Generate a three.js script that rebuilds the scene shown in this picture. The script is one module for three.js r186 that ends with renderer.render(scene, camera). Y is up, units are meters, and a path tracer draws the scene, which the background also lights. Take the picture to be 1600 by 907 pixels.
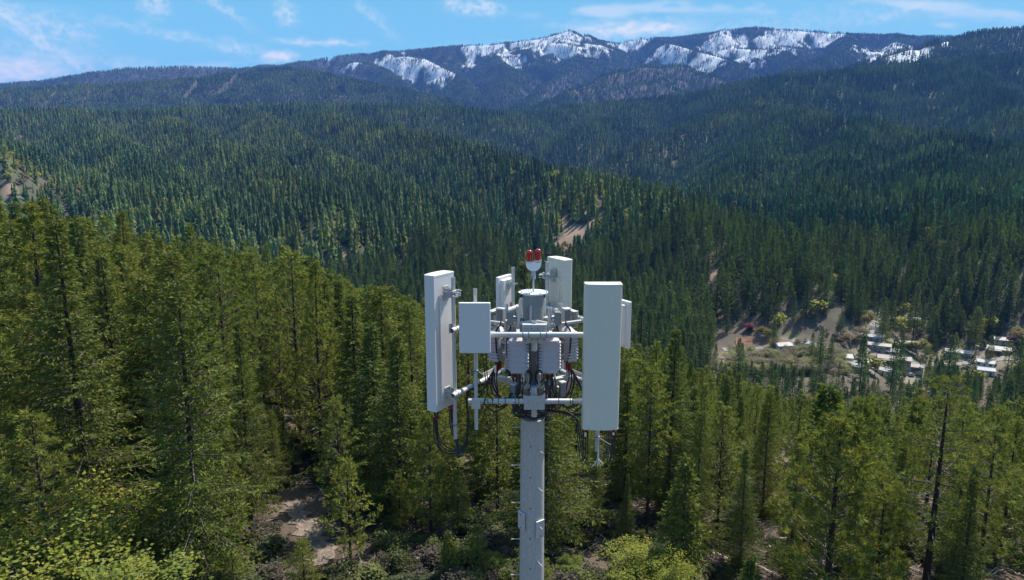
import * as THREE from 'three';
import { RoundedBoxGeometry } from 'three/addons/geometries/RoundedBoxGeometry.js';
import { mergeGeometries } from 'three/addons/utils/BufferGeometryUtils.js';
import { createNoise2D, createNoise3D } from 'simplex-noise';

// ------------------------------------------------------------------ camera, sky, sun, exposure
const EYE = new THREE.Vector3(-0.385, 24, 12.5), PITCH = 10.6 * Math.PI / 180, FOCAL = 1100;   // FOCAL in pixels of a 1600 x 907 frame
const scene = new THREE.Scene();
const camera = new THREE.PerspectiveCamera(2 * Math.atan(453.5 / FOCAL) * 180 / Math.PI, 1600 / 907, 0.5, 40000);
camera.position.copy(EYE);
camera.rotation.x = -PITCH;
const renderer = new THREE.WebGLRenderer({ antialias: true });
renderer.toneMapping = THREE.LinearToneMapping;
renderer.toneMappingExposure = 1.65;
renderer.shadowMap.enabled = true;

const SUN_AZ = 44 * Math.PI / 180, SUN_EL = 56 * Math.PI / 180;      // ahead of the camera and to its right, high
const sunDir = new THREE.Vector3(Math.sin(SUN_AZ) * Math.cos(SUN_EL), Math.sin(SUN_EL), -Math.cos(SUN_AZ) * Math.cos(SUN_EL));
const sun = new THREE.DirectionalLight(new THREE.Color(1, 0.95, 0.86), 5.0);
sun.position.copy(sunDir).multiplyScalar(300);
sun.castShadow = true;
sun.shadow.mapSize.set(4096, 4096);
Object.assign(sun.shadow.camera, { left: -260, right: 260, top: 260, bottom: -260, near: 1, far: 900 });
scene.add(sun, sun.target);

// seeded random numbers and noise
function rng(seed) { let s = seed >>> 0; return () => { s = (s + 0x6d2b79f5) | 0; let t = Math.imul(s ^ (s >>> 15), 1 | s); t = (t + Math.imul(t ^ (t >>> 7), 61 | t)) ^ t; return ((t ^ (t >>> 14)) >>> 0) / 4294967296; }; }
const noise2 = createNoise2D(rng(11)), noise3 = createNoise3D(rng(12));
const fbm = (x, y, n = 4) => { let s = 0, a = 0.5; for (let i = 0; i < n; i++, a *= 0.5, x = x * 2.03 + 17.1, y = y * 2.03 - 9.7) s += a * noise2(x, y); return s; };
const clamp = (x, a = 0, b = 1) => Math.min(b, Math.max(a, x)), lerp = (a, b, t) => a + (b - a) * t;
const smooth = (a, b, x) => { const t = clamp((x - a) / (b - a)); return t * t * (3 - 2 * t); };

// the sky: a clear spring sky, paler towards the horizon, with thin ice cloud and a few vapour streaks
{
  const W = 3072, H = 1536, data = new Float32Array(W * H * 4), D = 180 / Math.PI;
  // clouds: [azimuth, elevation, half length, half height in degrees, tilt, strength, fibre]
  const clouds = [
    [-32.4, 7.4, 5.2, 0.34, -0.69, 0.6, 1], [-34.8, 5.6, 3.4, 0.75, 0.05, 0.95, 0], [-33.5, 8.9, 4.2, 0.7, -0.25, 0.5, 1], [-25.7, 10.4, 1.0, 0.8, -0.5, 0.5, 1], [-30, 6.6, 6, 0.5, -0.1, 0.35, 1],
    [-17.6, 7.4, 1.1, 0.33, 0.1, 0.85, 0], [-14.6, 8.5, 3.2, 0.18, 0.0, 0.6, 0], [-20.6, 7.8, 1.0, 0.4, -0.4, 0.4, 1], [-16.9, 10.4, 0.8, 0.75, 0.5, 0.5, 1], [-24, 8.4, 7, 0.3, -0.14, 0.3, 1],
    [-2.9, 11.3, 2.2, 0.42, -0.06, 0.7, 1], [9.2, 9.6, 4.4, 0.42, 0.02, 0.8, 0], [-21.5, 10.6, 2.8, 0.28, -0.6, 0.36, 1], [-10.5, 10.4, 2.2, 0.35, -0.9, 0.3, 1],
    [27.5, 9.8, 1.6, 0.2, 0.3, 0.35, 1], [3, 8.6, 8, 0.35, 0.03, 0.22, 1], [21, 9.5, 9, 0.7, 0.03, 0.22, 1],
  ];
  const lo = [0.26, 0.53, 0.60], mid = [0.108, 0.365, 0.56], hi = [0.055, 0.155, 0.33];
  for (let r = 0; r < H; r++) {
    const el = ((r + 0.5) / H - 0.5) * Math.PI, e = Math.max(el, 0) * D, ce = Math.cos(el), se = Math.sin(el);
    for (let c = 0; c < W; c++) {
      const a = ((c + 0.5) / W - 0.5) * 2 * Math.PI, x = ce * Math.cos(a), z = ce * Math.sin(a), i = (r * W + c) * 4;
      const t1 = 1 - Math.exp(-e / 9), t2 = 1 - Math.exp(-Math.max(0, e - 8) / 34);
      let R = lerp(lerp(lo[0], mid[0], t1), hi[0], t2), G = lerp(lerp(lo[1], mid[1], t1), hi[1], t2), B = lerp(lerp(lo[2], mid[2], t1), hi[2], t2);
      const cosS = x * sunDir.x + se * sunDir.y + z * sunDir.z, halo = 0.5 * Math.pow(Math.max(0, cosS), 8) + 1.6 * Math.pow(Math.max(0, cosS), 60);
      R += halo; G += halo * 0.97; B += halo * 0.9;
      if (el > 0) {
        // a veil of high cloud all over the sky, on a flat sheet so that it is finer near the horizon
        const k = 1 / (se + 0.12), px = x * k, pz = z * k;
        let v = smooth(0.12, 0.6, fbm(px * 0.9 + 0.35 * fbm(px * 2, pz * 2, 3), pz * 2.2, 4)) * smooth(0.1, 0.5, fbm(px * 0.5 + 3, pz * 0.5, 2) + 0.25) * 0.5;
        const az = Math.atan2(x, -z) * D;
        if (e < 16 && Math.abs(az) < 48) for (const [ca, cel, L, h, tilt, s, fib] of clouds) {
          const da = az - ca, de = e - cel;
          if (Math.abs(da) > L * 1.6 + 1 || Math.abs(de) > L + h + 2) continue;
          const q = Math.hypot(1, tilt), along = (da + de * tilt) / q + 0.5 * fbm(az * 0.7, e * 1.3, 3), across = (de - da * tilt) / q + (0.3 + 0.35 * h) * fbm(az * 0.5 + ca, e * 1.1, 4);
          let f = Math.exp(-((along / L) ** 4)) * Math.exp(-((across / h) ** 2));
          f *= fib ? clamp(0.55 + 1.2 * fbm((along + across * 2) * 0.9 + ca * 3, across * 3.5, 4)) : clamp(0.8 + 0.7 * fbm(az * 0.9, e * 3 + ca, 4));
          v = 1 - (1 - v) * (1 - clamp(f * s * 1.35));
        }
        R = lerp(R, 0.60, v); G = lerp(G, 0.62, v); B = lerp(B, 0.63, v);
      } else { const g = clamp(-el * D / 6); R = lerp(R, 0.10, g); G = lerp(G, 0.13, g); B = lerp(B, 0.12, g); }
      data[i] = R; data[i + 1] = G; data[i + 2] = B; data[i + 3] = 1;
    }
  }
  const t = new THREE.DataTexture(data, W, H, THREE.RGBAFormat, THREE.FloatType);
  t.mapping = THREE.EquirectangularReflectionMapping; t.magFilter = t.minFilter = THREE.LinearFilter; t.needsUpdate = true;
  scene.background = t; scene.environment = t;
}
scene.fog = new THREE.FogExp2(new THREE.Color(0.15, 0.34, 1.0), 5.2e-5);
console.log('sky done');

// ------------------------------------------------------------------ naming helpers
const taken = new Map();
function numbered(name) { const n = taken.get(name) ?? 0; taken.set(name, n + 1); return n ? name + '_' + String(n).padStart(3, '0') : name; }
function tag(o, label, category, group, kind) { Object.assign(o.userData, { label }); if (category) o.userData.category = category; if (group) o.userData.group = group; if (kind) o.userData.kind = kind; return o; }
function shade(o) { o.traverse((c) => { if (c.isMesh) c.castShadow = c.receiveShadow = true; }); return o; }
function thing(name, label, category, group, at = [0, 0, 0], turn = 0) { const o = new THREE.Group(); o.name = numbered(name); o.position.set(...at); o.rotation.y = turn; tag(o, label, category, group); scene.add(o); return o; }
function part(name, geometry, material, parent) { const m = new THREE.Mesh(Array.isArray(geometry) ? (geometry.length > 1 ? mergeGeometries(geometry.map(plain)) : geometry[0]) : geometry, material); m.name = name; m.castShadow = m.receiveShadow = true; parent.add(m); return m; }
function plain(g) { const n = g.index ? g.toNonIndexed() : g; for (const k of Object.keys(n.attributes)) if (!['position', 'normal', 'uv'].includes(k)) n.deleteAttribute(k); return n; }
// a direction of view (pixel of the 1600 x 907 photograph) at a level distance in metres, as a point of the place
function at(u, v, dist) {
  const a = (u - 800) / FOCAL, b = (453.5 - v) / FOCAL, y = b * Math.cos(PITCH) - Math.sin(PITCH), f = Math.cos(PITCH) + b * Math.sin(PITCH), n = Math.hypot(a, f);
  return [EYE.x + a / n * dist, EYE.y + y / n * dist, EYE.z - f / n * dist];
}

// ------------------------------------------------------------------ the terrain: ridges with their spurs, a valley, and the knoll of the tower
const ridge = (points, slope, round, rough, spur) => ({ p: points.map(([u, v, d]) => at(u, v, d)), slope, round, rough, spur });
const RIDGES = [
  // snowy crest and its spurs
  ridge([[-500, 150, 7600], [-150, 142, 7400], [0, 134, 7200], [60, 130, 7000], [140, 116, 6900], [200, 109, 6900], [290, 106, 6900], [375, 110, 7000], [405, 105, 7000], [470, 100, 7100], [530, 89, 7200], [600, 83, 7300], [650, 80, 7400], [720, 73, 7400], [790, 69, 7500],
    [840, 62, 7500], [870, 54, 7500], [890, 49, 7500], [910, 55, 7500], [935, 65, 7600], [965, 69, 7700], [1000, 61, 7700], [1050, 61, 7700], [1100, 55, 7600], [1130, 49, 7500], [1180, 45, 7500], [1250, 49, 7500], [1310, 54, 7500], [1400, 57, 7400], [1460, 59, 7200], [1540, 60, 7000], [1700, 60, 7000], [2100, 80, 7000]], 0.42, 60, 1),
  ridge([[470, 100, 7100], [500, 118, 6000], [470, 138, 5000], [430, 158, 4300]], 0.42, 60, 1),
  ridge([[600, 83, 7300], [660, 92, 6700], [715, 118, 6000], [735, 150, 5200]], 0.5, 40, 1),
  ridge([[540, 92, 7100], [590, 105, 6400], [630, 132, 5600], [650, 158, 4800]], 0.5, 40, 1),
  ridge([[790, 69, 7500], [775, 90, 6800], [800, 112, 6000], [780, 140, 5200]], 0.5, 40, 1),
  ridge([[890, 53, 7500], [905, 82, 6700], [890, 112, 5900], [850, 140, 5200], [830, 170, 4400]], 0.45, 50, 1),
  ridge([[1010, 61, 7600], [1060, 72, 6900], [1130, 92, 6200], [1170, 112, 5600]], 0.5, 30, 1),
  ridge([[1130, 49, 7500], [1150, 66, 7000], [1220, 82, 6400], [1270, 105, 5600]], 0.45, 40, 1),
  ridge([[1060, 106, 5000], [1000, 106, 4800], [950, 118, 4600], [900, 140, 4300], [860, 160, 4000]], 0.36, 70, 1),
  ridge([[1060, 106, 5000], [1110, 118, 4600], [1150, 140, 4200]], 0.36, 70, 1),
  ridge([[1310, 54, 7500], [1330, 70, 6600], [1290, 92, 5600], [1240, 112, 4800]], 0.4, 60, 1),
  ridge([[1400, 57, 7400], [1400, 82, 6300], [1430, 95, 5400]], 0.4, 60, 1),
  // wooded hill on the far right, and the low blue ridge on the left
  ridge([[1370, 96, 3900], [1430, 78, 4000], [1480, 66, 4100], [1530, 54, 4200], [1600, 47, 4300], [1750, 40, 4400], [2000, 40, 4600]], 0.36, 80, 0.7),
  ridge([[-500, 160, 4300], [-100, 150, 4300], [0, 146, 4300], [110, 138, 4400], [230, 132, 4500], [330, 122, 4600], [400, 112, 4700], [450, 109, 4700], [510, 118, 4500], [600, 138, 4200], [700, 160, 3800]], 0.36, 70, 0.8),
  // the forested middle hill, left and right
  ridge([[-500, 190, 2300], [-100, 188, 2300], [0, 183, 2350], [100, 180, 2400], [200, 182, 2450], [300, 177, 2500], [400, 172, 2550], [500, 169, 2600], [600, 172, 2600], [700, 174, 2600], [780, 182, 2650], [830, 183, 2850], [900, 170, 3050], [1000, 161, 3150], [1075, 154, 3150], [1150, 136, 3100], [1225, 122, 3050],
    [1300, 119, 3000], [1400, 106, 3050], [1500, 98, 3150], [1600, 92, 3200], [1800, 84, 3300], [2200, 90, 3300]], 0.40, 40, 0.35),
  ridge([[480, 184, 2350], [560, 199, 1900], [700, 231, 1420], [850, 284, 1000], [1000, 322, 740], [1100, 358, 610], [1180, 395, 540], [1240, 430, 490]], 0.52, 22, 0.35, true),
  ridge([[1300, 134, 2750], [1200, 154, 2500], [1150, 176, 2350], [1080, 199, 2200], [1000, 236, 2000], [930, 272, 1850]], 0.52, 22, 0.35, true),
  ridge([[1150, 176, 2350], [1250, 181, 2050], [1350, 203, 1750], [1475, 226, 1480], [1600, 251, 1280], [1750, 290, 1100]], 0.48, 22, 0.35, true),
  ridge([[250, 190, 2200], [330, 230, 1600], [430, 280, 1100], [520, 340, 740]], 0.52, 22, 0.35, true),
  ridge([[100, 184, 2400], [140, 212, 1850], [220, 262, 1250], [300, 325, 800]], 0.52, 22, 0.35),
  ridge([[-100, 190, 2300], [-60, 220, 1750], [20, 250, 1250], [130, 305, 850]], 0.52, 22, 0.35),
  ridge([[400, 176, 2500], [430, 205, 1950], [520, 262, 1350], [640, 325, 850], [720, 385, 600]], 0.52, 22, 0.35, true),
  ridge([[1500, 102, 3050], [1560, 150, 2450], [1640, 205, 1900]], 0.52, 22, 0.35),
  ridge([[1350, 203, 1750], [1320, 255, 1250], [1290, 320, 850], [1300, 395, 590]], 0.52, 22, 0.35),
  ridge([[1475, 226, 1480], [1470, 290, 950], [1490, 375, 620]], 0.52, 22, 0.35),
  ridge([[1250, 185, 2000], [1190, 240, 1500], [1140, 300, 1100], [1130, 345, 860]], 0.52, 22, 0.35),
  ridge([[1600, 251, 1280], [1590, 330, 820], [1600, 400, 590]], 0.52, 22, 0.35),
  ridge([[1000, 165, 3050], [960, 190, 2600], [890, 215, 2250]], 0.52, 22, 0.35),
  // the scrubby near slope at the left edge
  ridge([[-900, 175, 1150], [-400, 186, 1100], [-200, 192, 1080], [-110, 197, 1050], [-50, 206, 1010], [-15, 228, 960], [10, 262, 900], [25, 320, 820]], 0.95, 6, 0.05),
];
const SEGS = [];
for (const r of RIDGES) {
  r.box = [Infinity, -Infinity, Infinity, -Infinity]; let top = -Infinity;
  for (const [x, y, z] of r.p) { r.box = [Math.min(r.box[0], x), Math.max(r.box[1], x), Math.min(r.box[2], z), Math.max(r.box[3], z)]; top = Math.max(top, y); }
  r.reach = (top + 140) / r.slope + 700;
}
const KNOLL = [[-400, 14], [-60, 6], [-10, 0.6], [10, 0], [20, -2.5], [30, -6], [46, -14], [60, -26], [80, -46], [105, -70], [132, -90], [148, -91], [163, -77.5], [260, -80], [3000, -95]];
const table = (rows, t) => { if (t <= rows[0][0]) return rows[0][1]; for (let i = 1; i < rows.length; i++) if (t <= rows[i][0]) { const k = (t - rows[i - 1][0]) / (rows[i][0] - rows[i - 1][0]); return lerp(rows[i - 1][1], rows[i][1], k); } return rows[rows.length - 1][1]; };
const smax = (a, b, k) => { const h = Math.max(k - Math.abs(a - b), 0) / k; return Math.max(a, b) + h * h * k * 0.25; };
function ground(x, z) {
  const t = 0.239 * x - 0.458 * z, dist = Math.hypot(x, z - 12);
  let h = table(KNOLL, t) + (dist > 14 ? 1.1 * fbm(x * 0.03, z * 0.03, 3) * smooth(14, 40, dist) : 0);
  h = Math.max(h, (t > 100 && t < 163 ? -92 : -84) + Math.min(150, Math.max(0, dist - 560) * 0.03));
  let rough = 0;
  if (dist > 300) for (const r of RIDGES) {
    if (x < r.box[0] - r.reach || x > r.box[1] + r.reach || z < r.box[2] - r.reach || z > r.box[3] + r.reach) continue;
    let best = -Infinity, bd = 0;
    for (let i = 1; i < r.p.length; i++) {
      const a = r.p[i - 1], b = r.p[i], dx = b[0] - a[0], dz = b[2] - a[2], k = clamp(((x - a[0]) * dx + (z - a[2]) * dz) / (dx * dx + dz * dz)), ex = x - a[0] - dx * k, ez = z - a[2] - dz * k, d = Math.hypot(ex, ez);
      const y = a[1] + (b[1] - a[1]) * k - r.slope * (Math.sqrt(d * d + r.round * r.round) - r.round);
      if (y > best) { best = y; bd = d; }
    }
    const n = r.rough * smooth(0, 260, bd);
    rough = lerp(rough, n, smooth(-80, 80, best - h));
    h = smax(h, best, 6 + r.round * 0.5);
  }
  if (rough > 0) {                                    // gullies: wide ones on the mountains, narrower ones on the hills
    const wx = x + 120 * noise2(x * 0.0015, z * 0.0015), wz = z + 120 * noise2(x * 0.0015 + 9, z * 0.0015), a = 1 - Math.abs(noise2(wx * 0.0011, wz * 0.0011)), b = 1 - Math.abs(noise2(wx * 0.0031 + 4, wz * 0.0031)), c = 1 - Math.abs(noise2(wx * 0.007, wz * 0.007 + 8));
    h -= rough * (95 * a * a + 46 * b * b + 14 * c * c);
  }
  if (dist > 450) h += 3.2 * fbm(x * 0.008, z * 0.008, 3) * smooth(450, 700, dist);
  return h;
}
// where a line of sight meets the terrain
function hit(u, v, from = 60, to = 9000) {
  let a = at(u, v, 1), d = [a[0] - EYE.x, a[1] - EYE.y, a[2] - EYE.z], t = from, last = from;
  for (; t < to; last = t, t *= 1.006) { const x = EYE.x + d[0] * t, z = EYE.z + d[2] * t; if (EYE.y + d[1] * t < ground(x, z)) break; }
  for (let i = 0; i < 12; i++) { const m = (last + t) / 2, x = EYE.x + d[0] * m, z = EYE.z + d[2] * m; if (EYE.y + d[1] * m < ground(x, z)) t = m; else last = m; }
  return [EYE.x + d[0] * t, EYE.y + d[1] * t, EYE.z + d[2] * t];
}
const sightDistance = (p) => Math.hypot(p[0] - EYE.x, p[2] - EYE.z);

// patches of the terrain: [centre, half width across the line of sight, half depth along it, turn, ...]
function patches(rows) {
  return rows.map(([u, v, w, dep, turn = 0]) => { const c = hit(u, v), d = sightDistance(c), q = Math.atan2(c[0] - EYE.x, EYE.z - c[2]) + turn; return { x: c[0], z: c[2], w: w / FOCAL * d, l: dep, c: Math.cos(q), s: Math.sin(q), r: Math.max(w / FOCAL * d, dep) * 1.5 }; });
}
function inPatch(list, x, z, rag) {
  let m = 0;
  for (const p of list) { const dx = x - p.x, dz = z - p.z; if (Math.abs(dx) > p.r || Math.abs(dz) > p.r) continue; const a = (dx * p.c + dz * p.s) / p.w, b = (dx * p.s - dz * p.c) / p.l; m = Math.max(m, smooth(1.15, 0.75, Math.hypot(a, b) + rag)); }
  return m;
}
// snow fields, burnt slopes, bare soil (half width in pixels of the photograph, half depth in metres)
const SNOW = patches([[640, 98, 42, 340], [690, 108, 32, 260], [610, 102, 40, 230], [734, 80, 10, 500], [790, 92, 22, 360], [830, 66, 34, 420], [880, 64, 45, 420], [925, 72, 28, 260], [800, 102, 26, 220], [860, 84, 36, 260], [985, 66, 30, 200], [1060, 76, 36, 330], [1110, 92, 34, 260], [1130, 72, 40, 380], [1180, 78, 42, 320], [1230, 66, 40, 360],
  [1290, 60, 24, 200], [1385, 82, 42, 480], [1415, 84, 22, 200], [770, 74, 22, 180], [560, 98, 26, 120], [635, 124, 10, 160], [1480, 67, 8, 80]]);
const BURN = patches([[980, 138, 80, 900], [1090, 128, 60, 700], [540, 112, 60, 700], [250, 122, 90, 700], [870, 135, 50, 700]]);
const SOIL = patches([[687, 272, 8, 26], [795, 244, 6, 26], [858, 334, 8, 22], [894, 366, 14, 26], [912, 331, 6, 22], [800, 309, 6, 18], [537, 403, 9, 14], [875, 394, 18, 30], [850, 430, 22, 30], [905, 372, 10, 24], [925, 350, 7, 16], [880, 350, 7, 18], [835, 318, 6, 16], [745, 262, 5, 16], [770, 275, 5, 14], [598, 222, 6, 24],
  [297, 224, 7, 30], [158, 262, 6, 10], [712, 262, 5, 18], [965, 372, 6, 14], [690, 400, 7, 10], [34, 222, 10, 22], [44, 252, 12, 20], [52, 268, 14, 12], [8, 300, 14, 16], [940, 345, 5, 14], [1120, 440, 14, 16], [1076, 470, 14, 12], [560, 240, 5, 14], [1380, 165, 6, 30], [1300, 260, 5, 20], [1050, 290, 6, 20]]);
const VILLAGE = patches([[1392, 564, 66, 26], [1335, 570, 30, 16], [1245, 544, 52, 13], [1416, 504, 26, 10], [1530, 556, 52, 20], [1373, 494, 9, 26], [1368, 532, 26, 18], [1418, 540, 26, 14], [1190, 562, 66, 20], [1582, 532, 24, 14]]);

const snowRag = (x, z) => 0.75 * fbm(x * 0.0022, z * 0.0022, 3) + 0.75 * fbm(x * 0.009, z * 0.005, 3);
// the sheet: rings round the tower, fine where the camera looks
const CX = 0, CZ = 12;
{
  const radii = [0]; for (let r = 2; r < 9600; r *= r < 60 ? 1.05 : r < 3500 ? 1.0125 : 1.008) radii.push(r); radii.push(11000, 14000);
  const angles = []; for (let a = -180; a < 180; a += Math.abs(a) < 40 ? 0.14 : Math.abs(a) < 60 ? 1 : 5) angles.push(a * Math.PI / 180);
  const n = angles.length, pos = new Float32Array(radii.length * n * 3), col = new Float32Array(radii.length * n * 3), uv = new Float32Array(radii.length * n * 2), idx = [];
  radii.forEach((r, i) => angles.forEach((a, j) => {
    const x = CX + Math.sin(a) * r, z = CZ - Math.cos(a) * r, k = i * n + j, y = r > 9700 ? -100 : ground(x, z);
    pos.set([x, y, z], k * 3); uv.set([x / 6, z / 6], k * 2);
    const f = fbm(x * 0.05, z * 0.05, 4), g = fbm(x * 0.011 + 5, z * 0.011, 3), far = smooth(250, 700, r);
    let c = [lerp(0.085, 0.18, clamp(f + 0.4)), lerp(0.062, 0.125, clamp(f + 0.4)), lerp(0.043, 0.088, clamp(f + 0.4))];
    if (r > 250) { const d = [0.085 + 0.03 * g, 0.085 + 0.03 * f, 0.05]; c = c.map((q, m) => lerp(q, d[m], far)); }
    if (r < 1.2e4 && r > 200) {
      const v = inPatch(VILLAGE, x, z, 0.25 * f); const vc = f > 0.02 ? [0.30, 0.25, 0.19] : g > 0 ? [0.16, 0.18, 0.07] : [0.24, 0.2, 0.14]; c = c.map((q, m) => lerp(q, vc[m], v));
      const s = inPatch(SOIL, x, z, 0.35 * f); c = c.map((q, m) => lerp(q, [0.40 + 0.1 * f, 0.26 + 0.07 * f, 0.18 + 0.05 * f][m], s));
      if (r > 3000) {
        const b = inPatch(BURN, x, z, 0.5 * g); c = c.map((q, m) => lerp(q, [0.075 + 0.02 * f, 0.072 + 0.02 * f, 0.07][m], b));
        const w = inPatch(SNOW, x, z, snowRag(x, z)); c = c.map((q, m) => lerp(q, [0.74, 0.76, 0.8][m], smooth(0.3, 0.55, w)));
      }
    }
    col.set(c, k * 3);
  }));
  for (let i = 0; i + 1 < radii.length; i++) for (let j = 0; j < n; j++) { const a = i * n + j, b = i * n + (j + 1) % n, c = a + n, d = b + n; if (i) idx.push(a, c, b); idx.push(b, c, d); }
  const g = new THREE.BufferGeometry();
  g.setAttribute('position', new THREE.BufferAttribute(pos, 3)); g.setAttribute('color', new THREE.BufferAttribute(col, 3)); g.setAttribute('uv', new THREE.BufferAttribute(uv, 2)); g.setIndex(idx); g.computeVertexNormals();
  // litter: needles, twigs and pale stones as grain
  const S = 512, px = new Uint8Array(S * S * 4), R = rng(5);
  const grain = new Float32Array(S * S).map((_, i) => { const x = i % S, y = i / S | 0, A = x / S * 2 * Math.PI, B = y / S * 2 * Math.PI; return 0.5 + 0.35 * noise3(3 * Math.cos(A) + 9, 3 * Math.sin(A), 3 * Math.cos(B)) * noise3(3 * Math.sin(B), 5, 2 * Math.cos(A)) + 0.4 * (R() - 0.5); });
  for (let k = 0; k < 2600; k++) { const x = R() * S, y = R() * S, a = R() * 7, L = 3 + R() * 12, v = R() < 0.5 ? -0.3 : 0.35; for (let s = 0; s < L; s++) { const q = ((y + Math.sin(a) * s + S) | 0) % S * S + ((x + Math.cos(a) * s + S) | 0) % S; grain[q] += v * 0.6; } }
  for (let i = 0; i < S * S; i++) { const v = clamp(0.45 + grain[i] * 0.75, 0.15, 1) * 255; px.set([v, v, v, 255], i * 4); }
  const tx = new THREE.DataTexture(px, S, S); tx.wrapS = tx.wrapT = THREE.RepeatWrapping; tx.magFilter = THREE.LinearFilter; tx.colorSpace = THREE.SRGBColorSpace; tx.needsUpdate = true;
  const m = new THREE.Mesh(g, new THREE.MeshStandardMaterial({ vertexColors: true, map: tx, bumpMap: tx, bumpScale: 0.05, roughness: 0.95 }));
  m.name = 'terrain'; m.receiveShadow = true; m.castShadow = true; tag(m, 'mountain terrain of wooded hills, valley floor and snowy crest', null, null, 'structure'); scene.add(m);
}
console.log('terrain done');

// ------------------------------------------------------------------ conifers and broadleaf trees
class Blades {                                     // many small faces with a colour each
  constructor() { this.p = []; this.n = []; this.c = []; }
  tri(a, b, c, col) {
    const ux = b[0] - a[0], uy = b[1] - a[1], uz = b[2] - a[2], vx = c[0] - a[0], vy = c[1] - a[1], vz = c[2] - a[2];
    let nx = uy * vz - uz * vy, ny = uz * vx - ux * vz, nz = ux * vy - uy * vx; const l = Math.hypot(nx, ny, nz) || 1; nx /= l; ny /= l; nz /= l;
    this.p.push(...a, ...b, ...c); for (let i = 0; i < 3; i++) { this.n.push(nx, ny, nz); this.c.push(...col); }
  }
  geometry() { const g = new THREE.BufferGeometry(); g.setAttribute('position', new THREE.Float32BufferAttribute(this.p, 3)); g.setAttribute('normal', new THREE.Float32BufferAttribute(this.n, 3)); g.setAttribute('color', new THREE.Float32BufferAttribute(this.c, 3)); return g; }
}
const V = (x, y, z) => new THREE.Vector3(x, y, z);
function tube(out, path, radii, sides, uvk = 1) {  // a tapered bent tube appended to {p, n, uv}
  const rings = [];
  for (let i = 0; i < path.length; i++) {
    const t = (path[Math.min(i + 1, path.length - 1)].clone().sub(path[Math.max(i - 1, 0)])).normalize(), s = Math.abs(t.y) > 0.9 ? V(1, 0, 0) : V(0, 1, 0), a = s.clone().cross(t).normalize(), b = t.clone().cross(a), ring = [];
    for (let j = 0; j < sides; j++) { const q = j / sides * 2 * Math.PI, d = a.clone().multiplyScalar(Math.cos(q)).addScaledVector(b, Math.sin(q)); ring.push([path[i].clone().addScaledVector(d, radii[i]), d]); }
    rings.push(ring);
  }
  const put = (r, j, i) => { const [q, d] = rings[r][j % sides]; out.p.push(q.x, q.y, q.z); out.n.push(d.x, d.y, d.z); out.uv.push(j / sides * uvk, q.y * 0.5); };
  for (let i = 0; i + 1 < rings.length; i++) for (let j = 0; j < sides; j++) { put(i, j); put(i, j + 1); put(i + 1, j); put(i, j + 1); put(i + 1, j + 1); put(i + 1, j); }
}
const tubeGeometry = (o) => { const g = new THREE.BufferGeometry(); g.setAttribute('position', new THREE.Float32BufferAttribute(o.p, 3)); g.setAttribute('normal', new THREE.Float32BufferAttribute(o.n, 3)); g.setAttribute('uv', new THREE.Float32BufferAttribute(o.uv, 2)); return g; };

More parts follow.
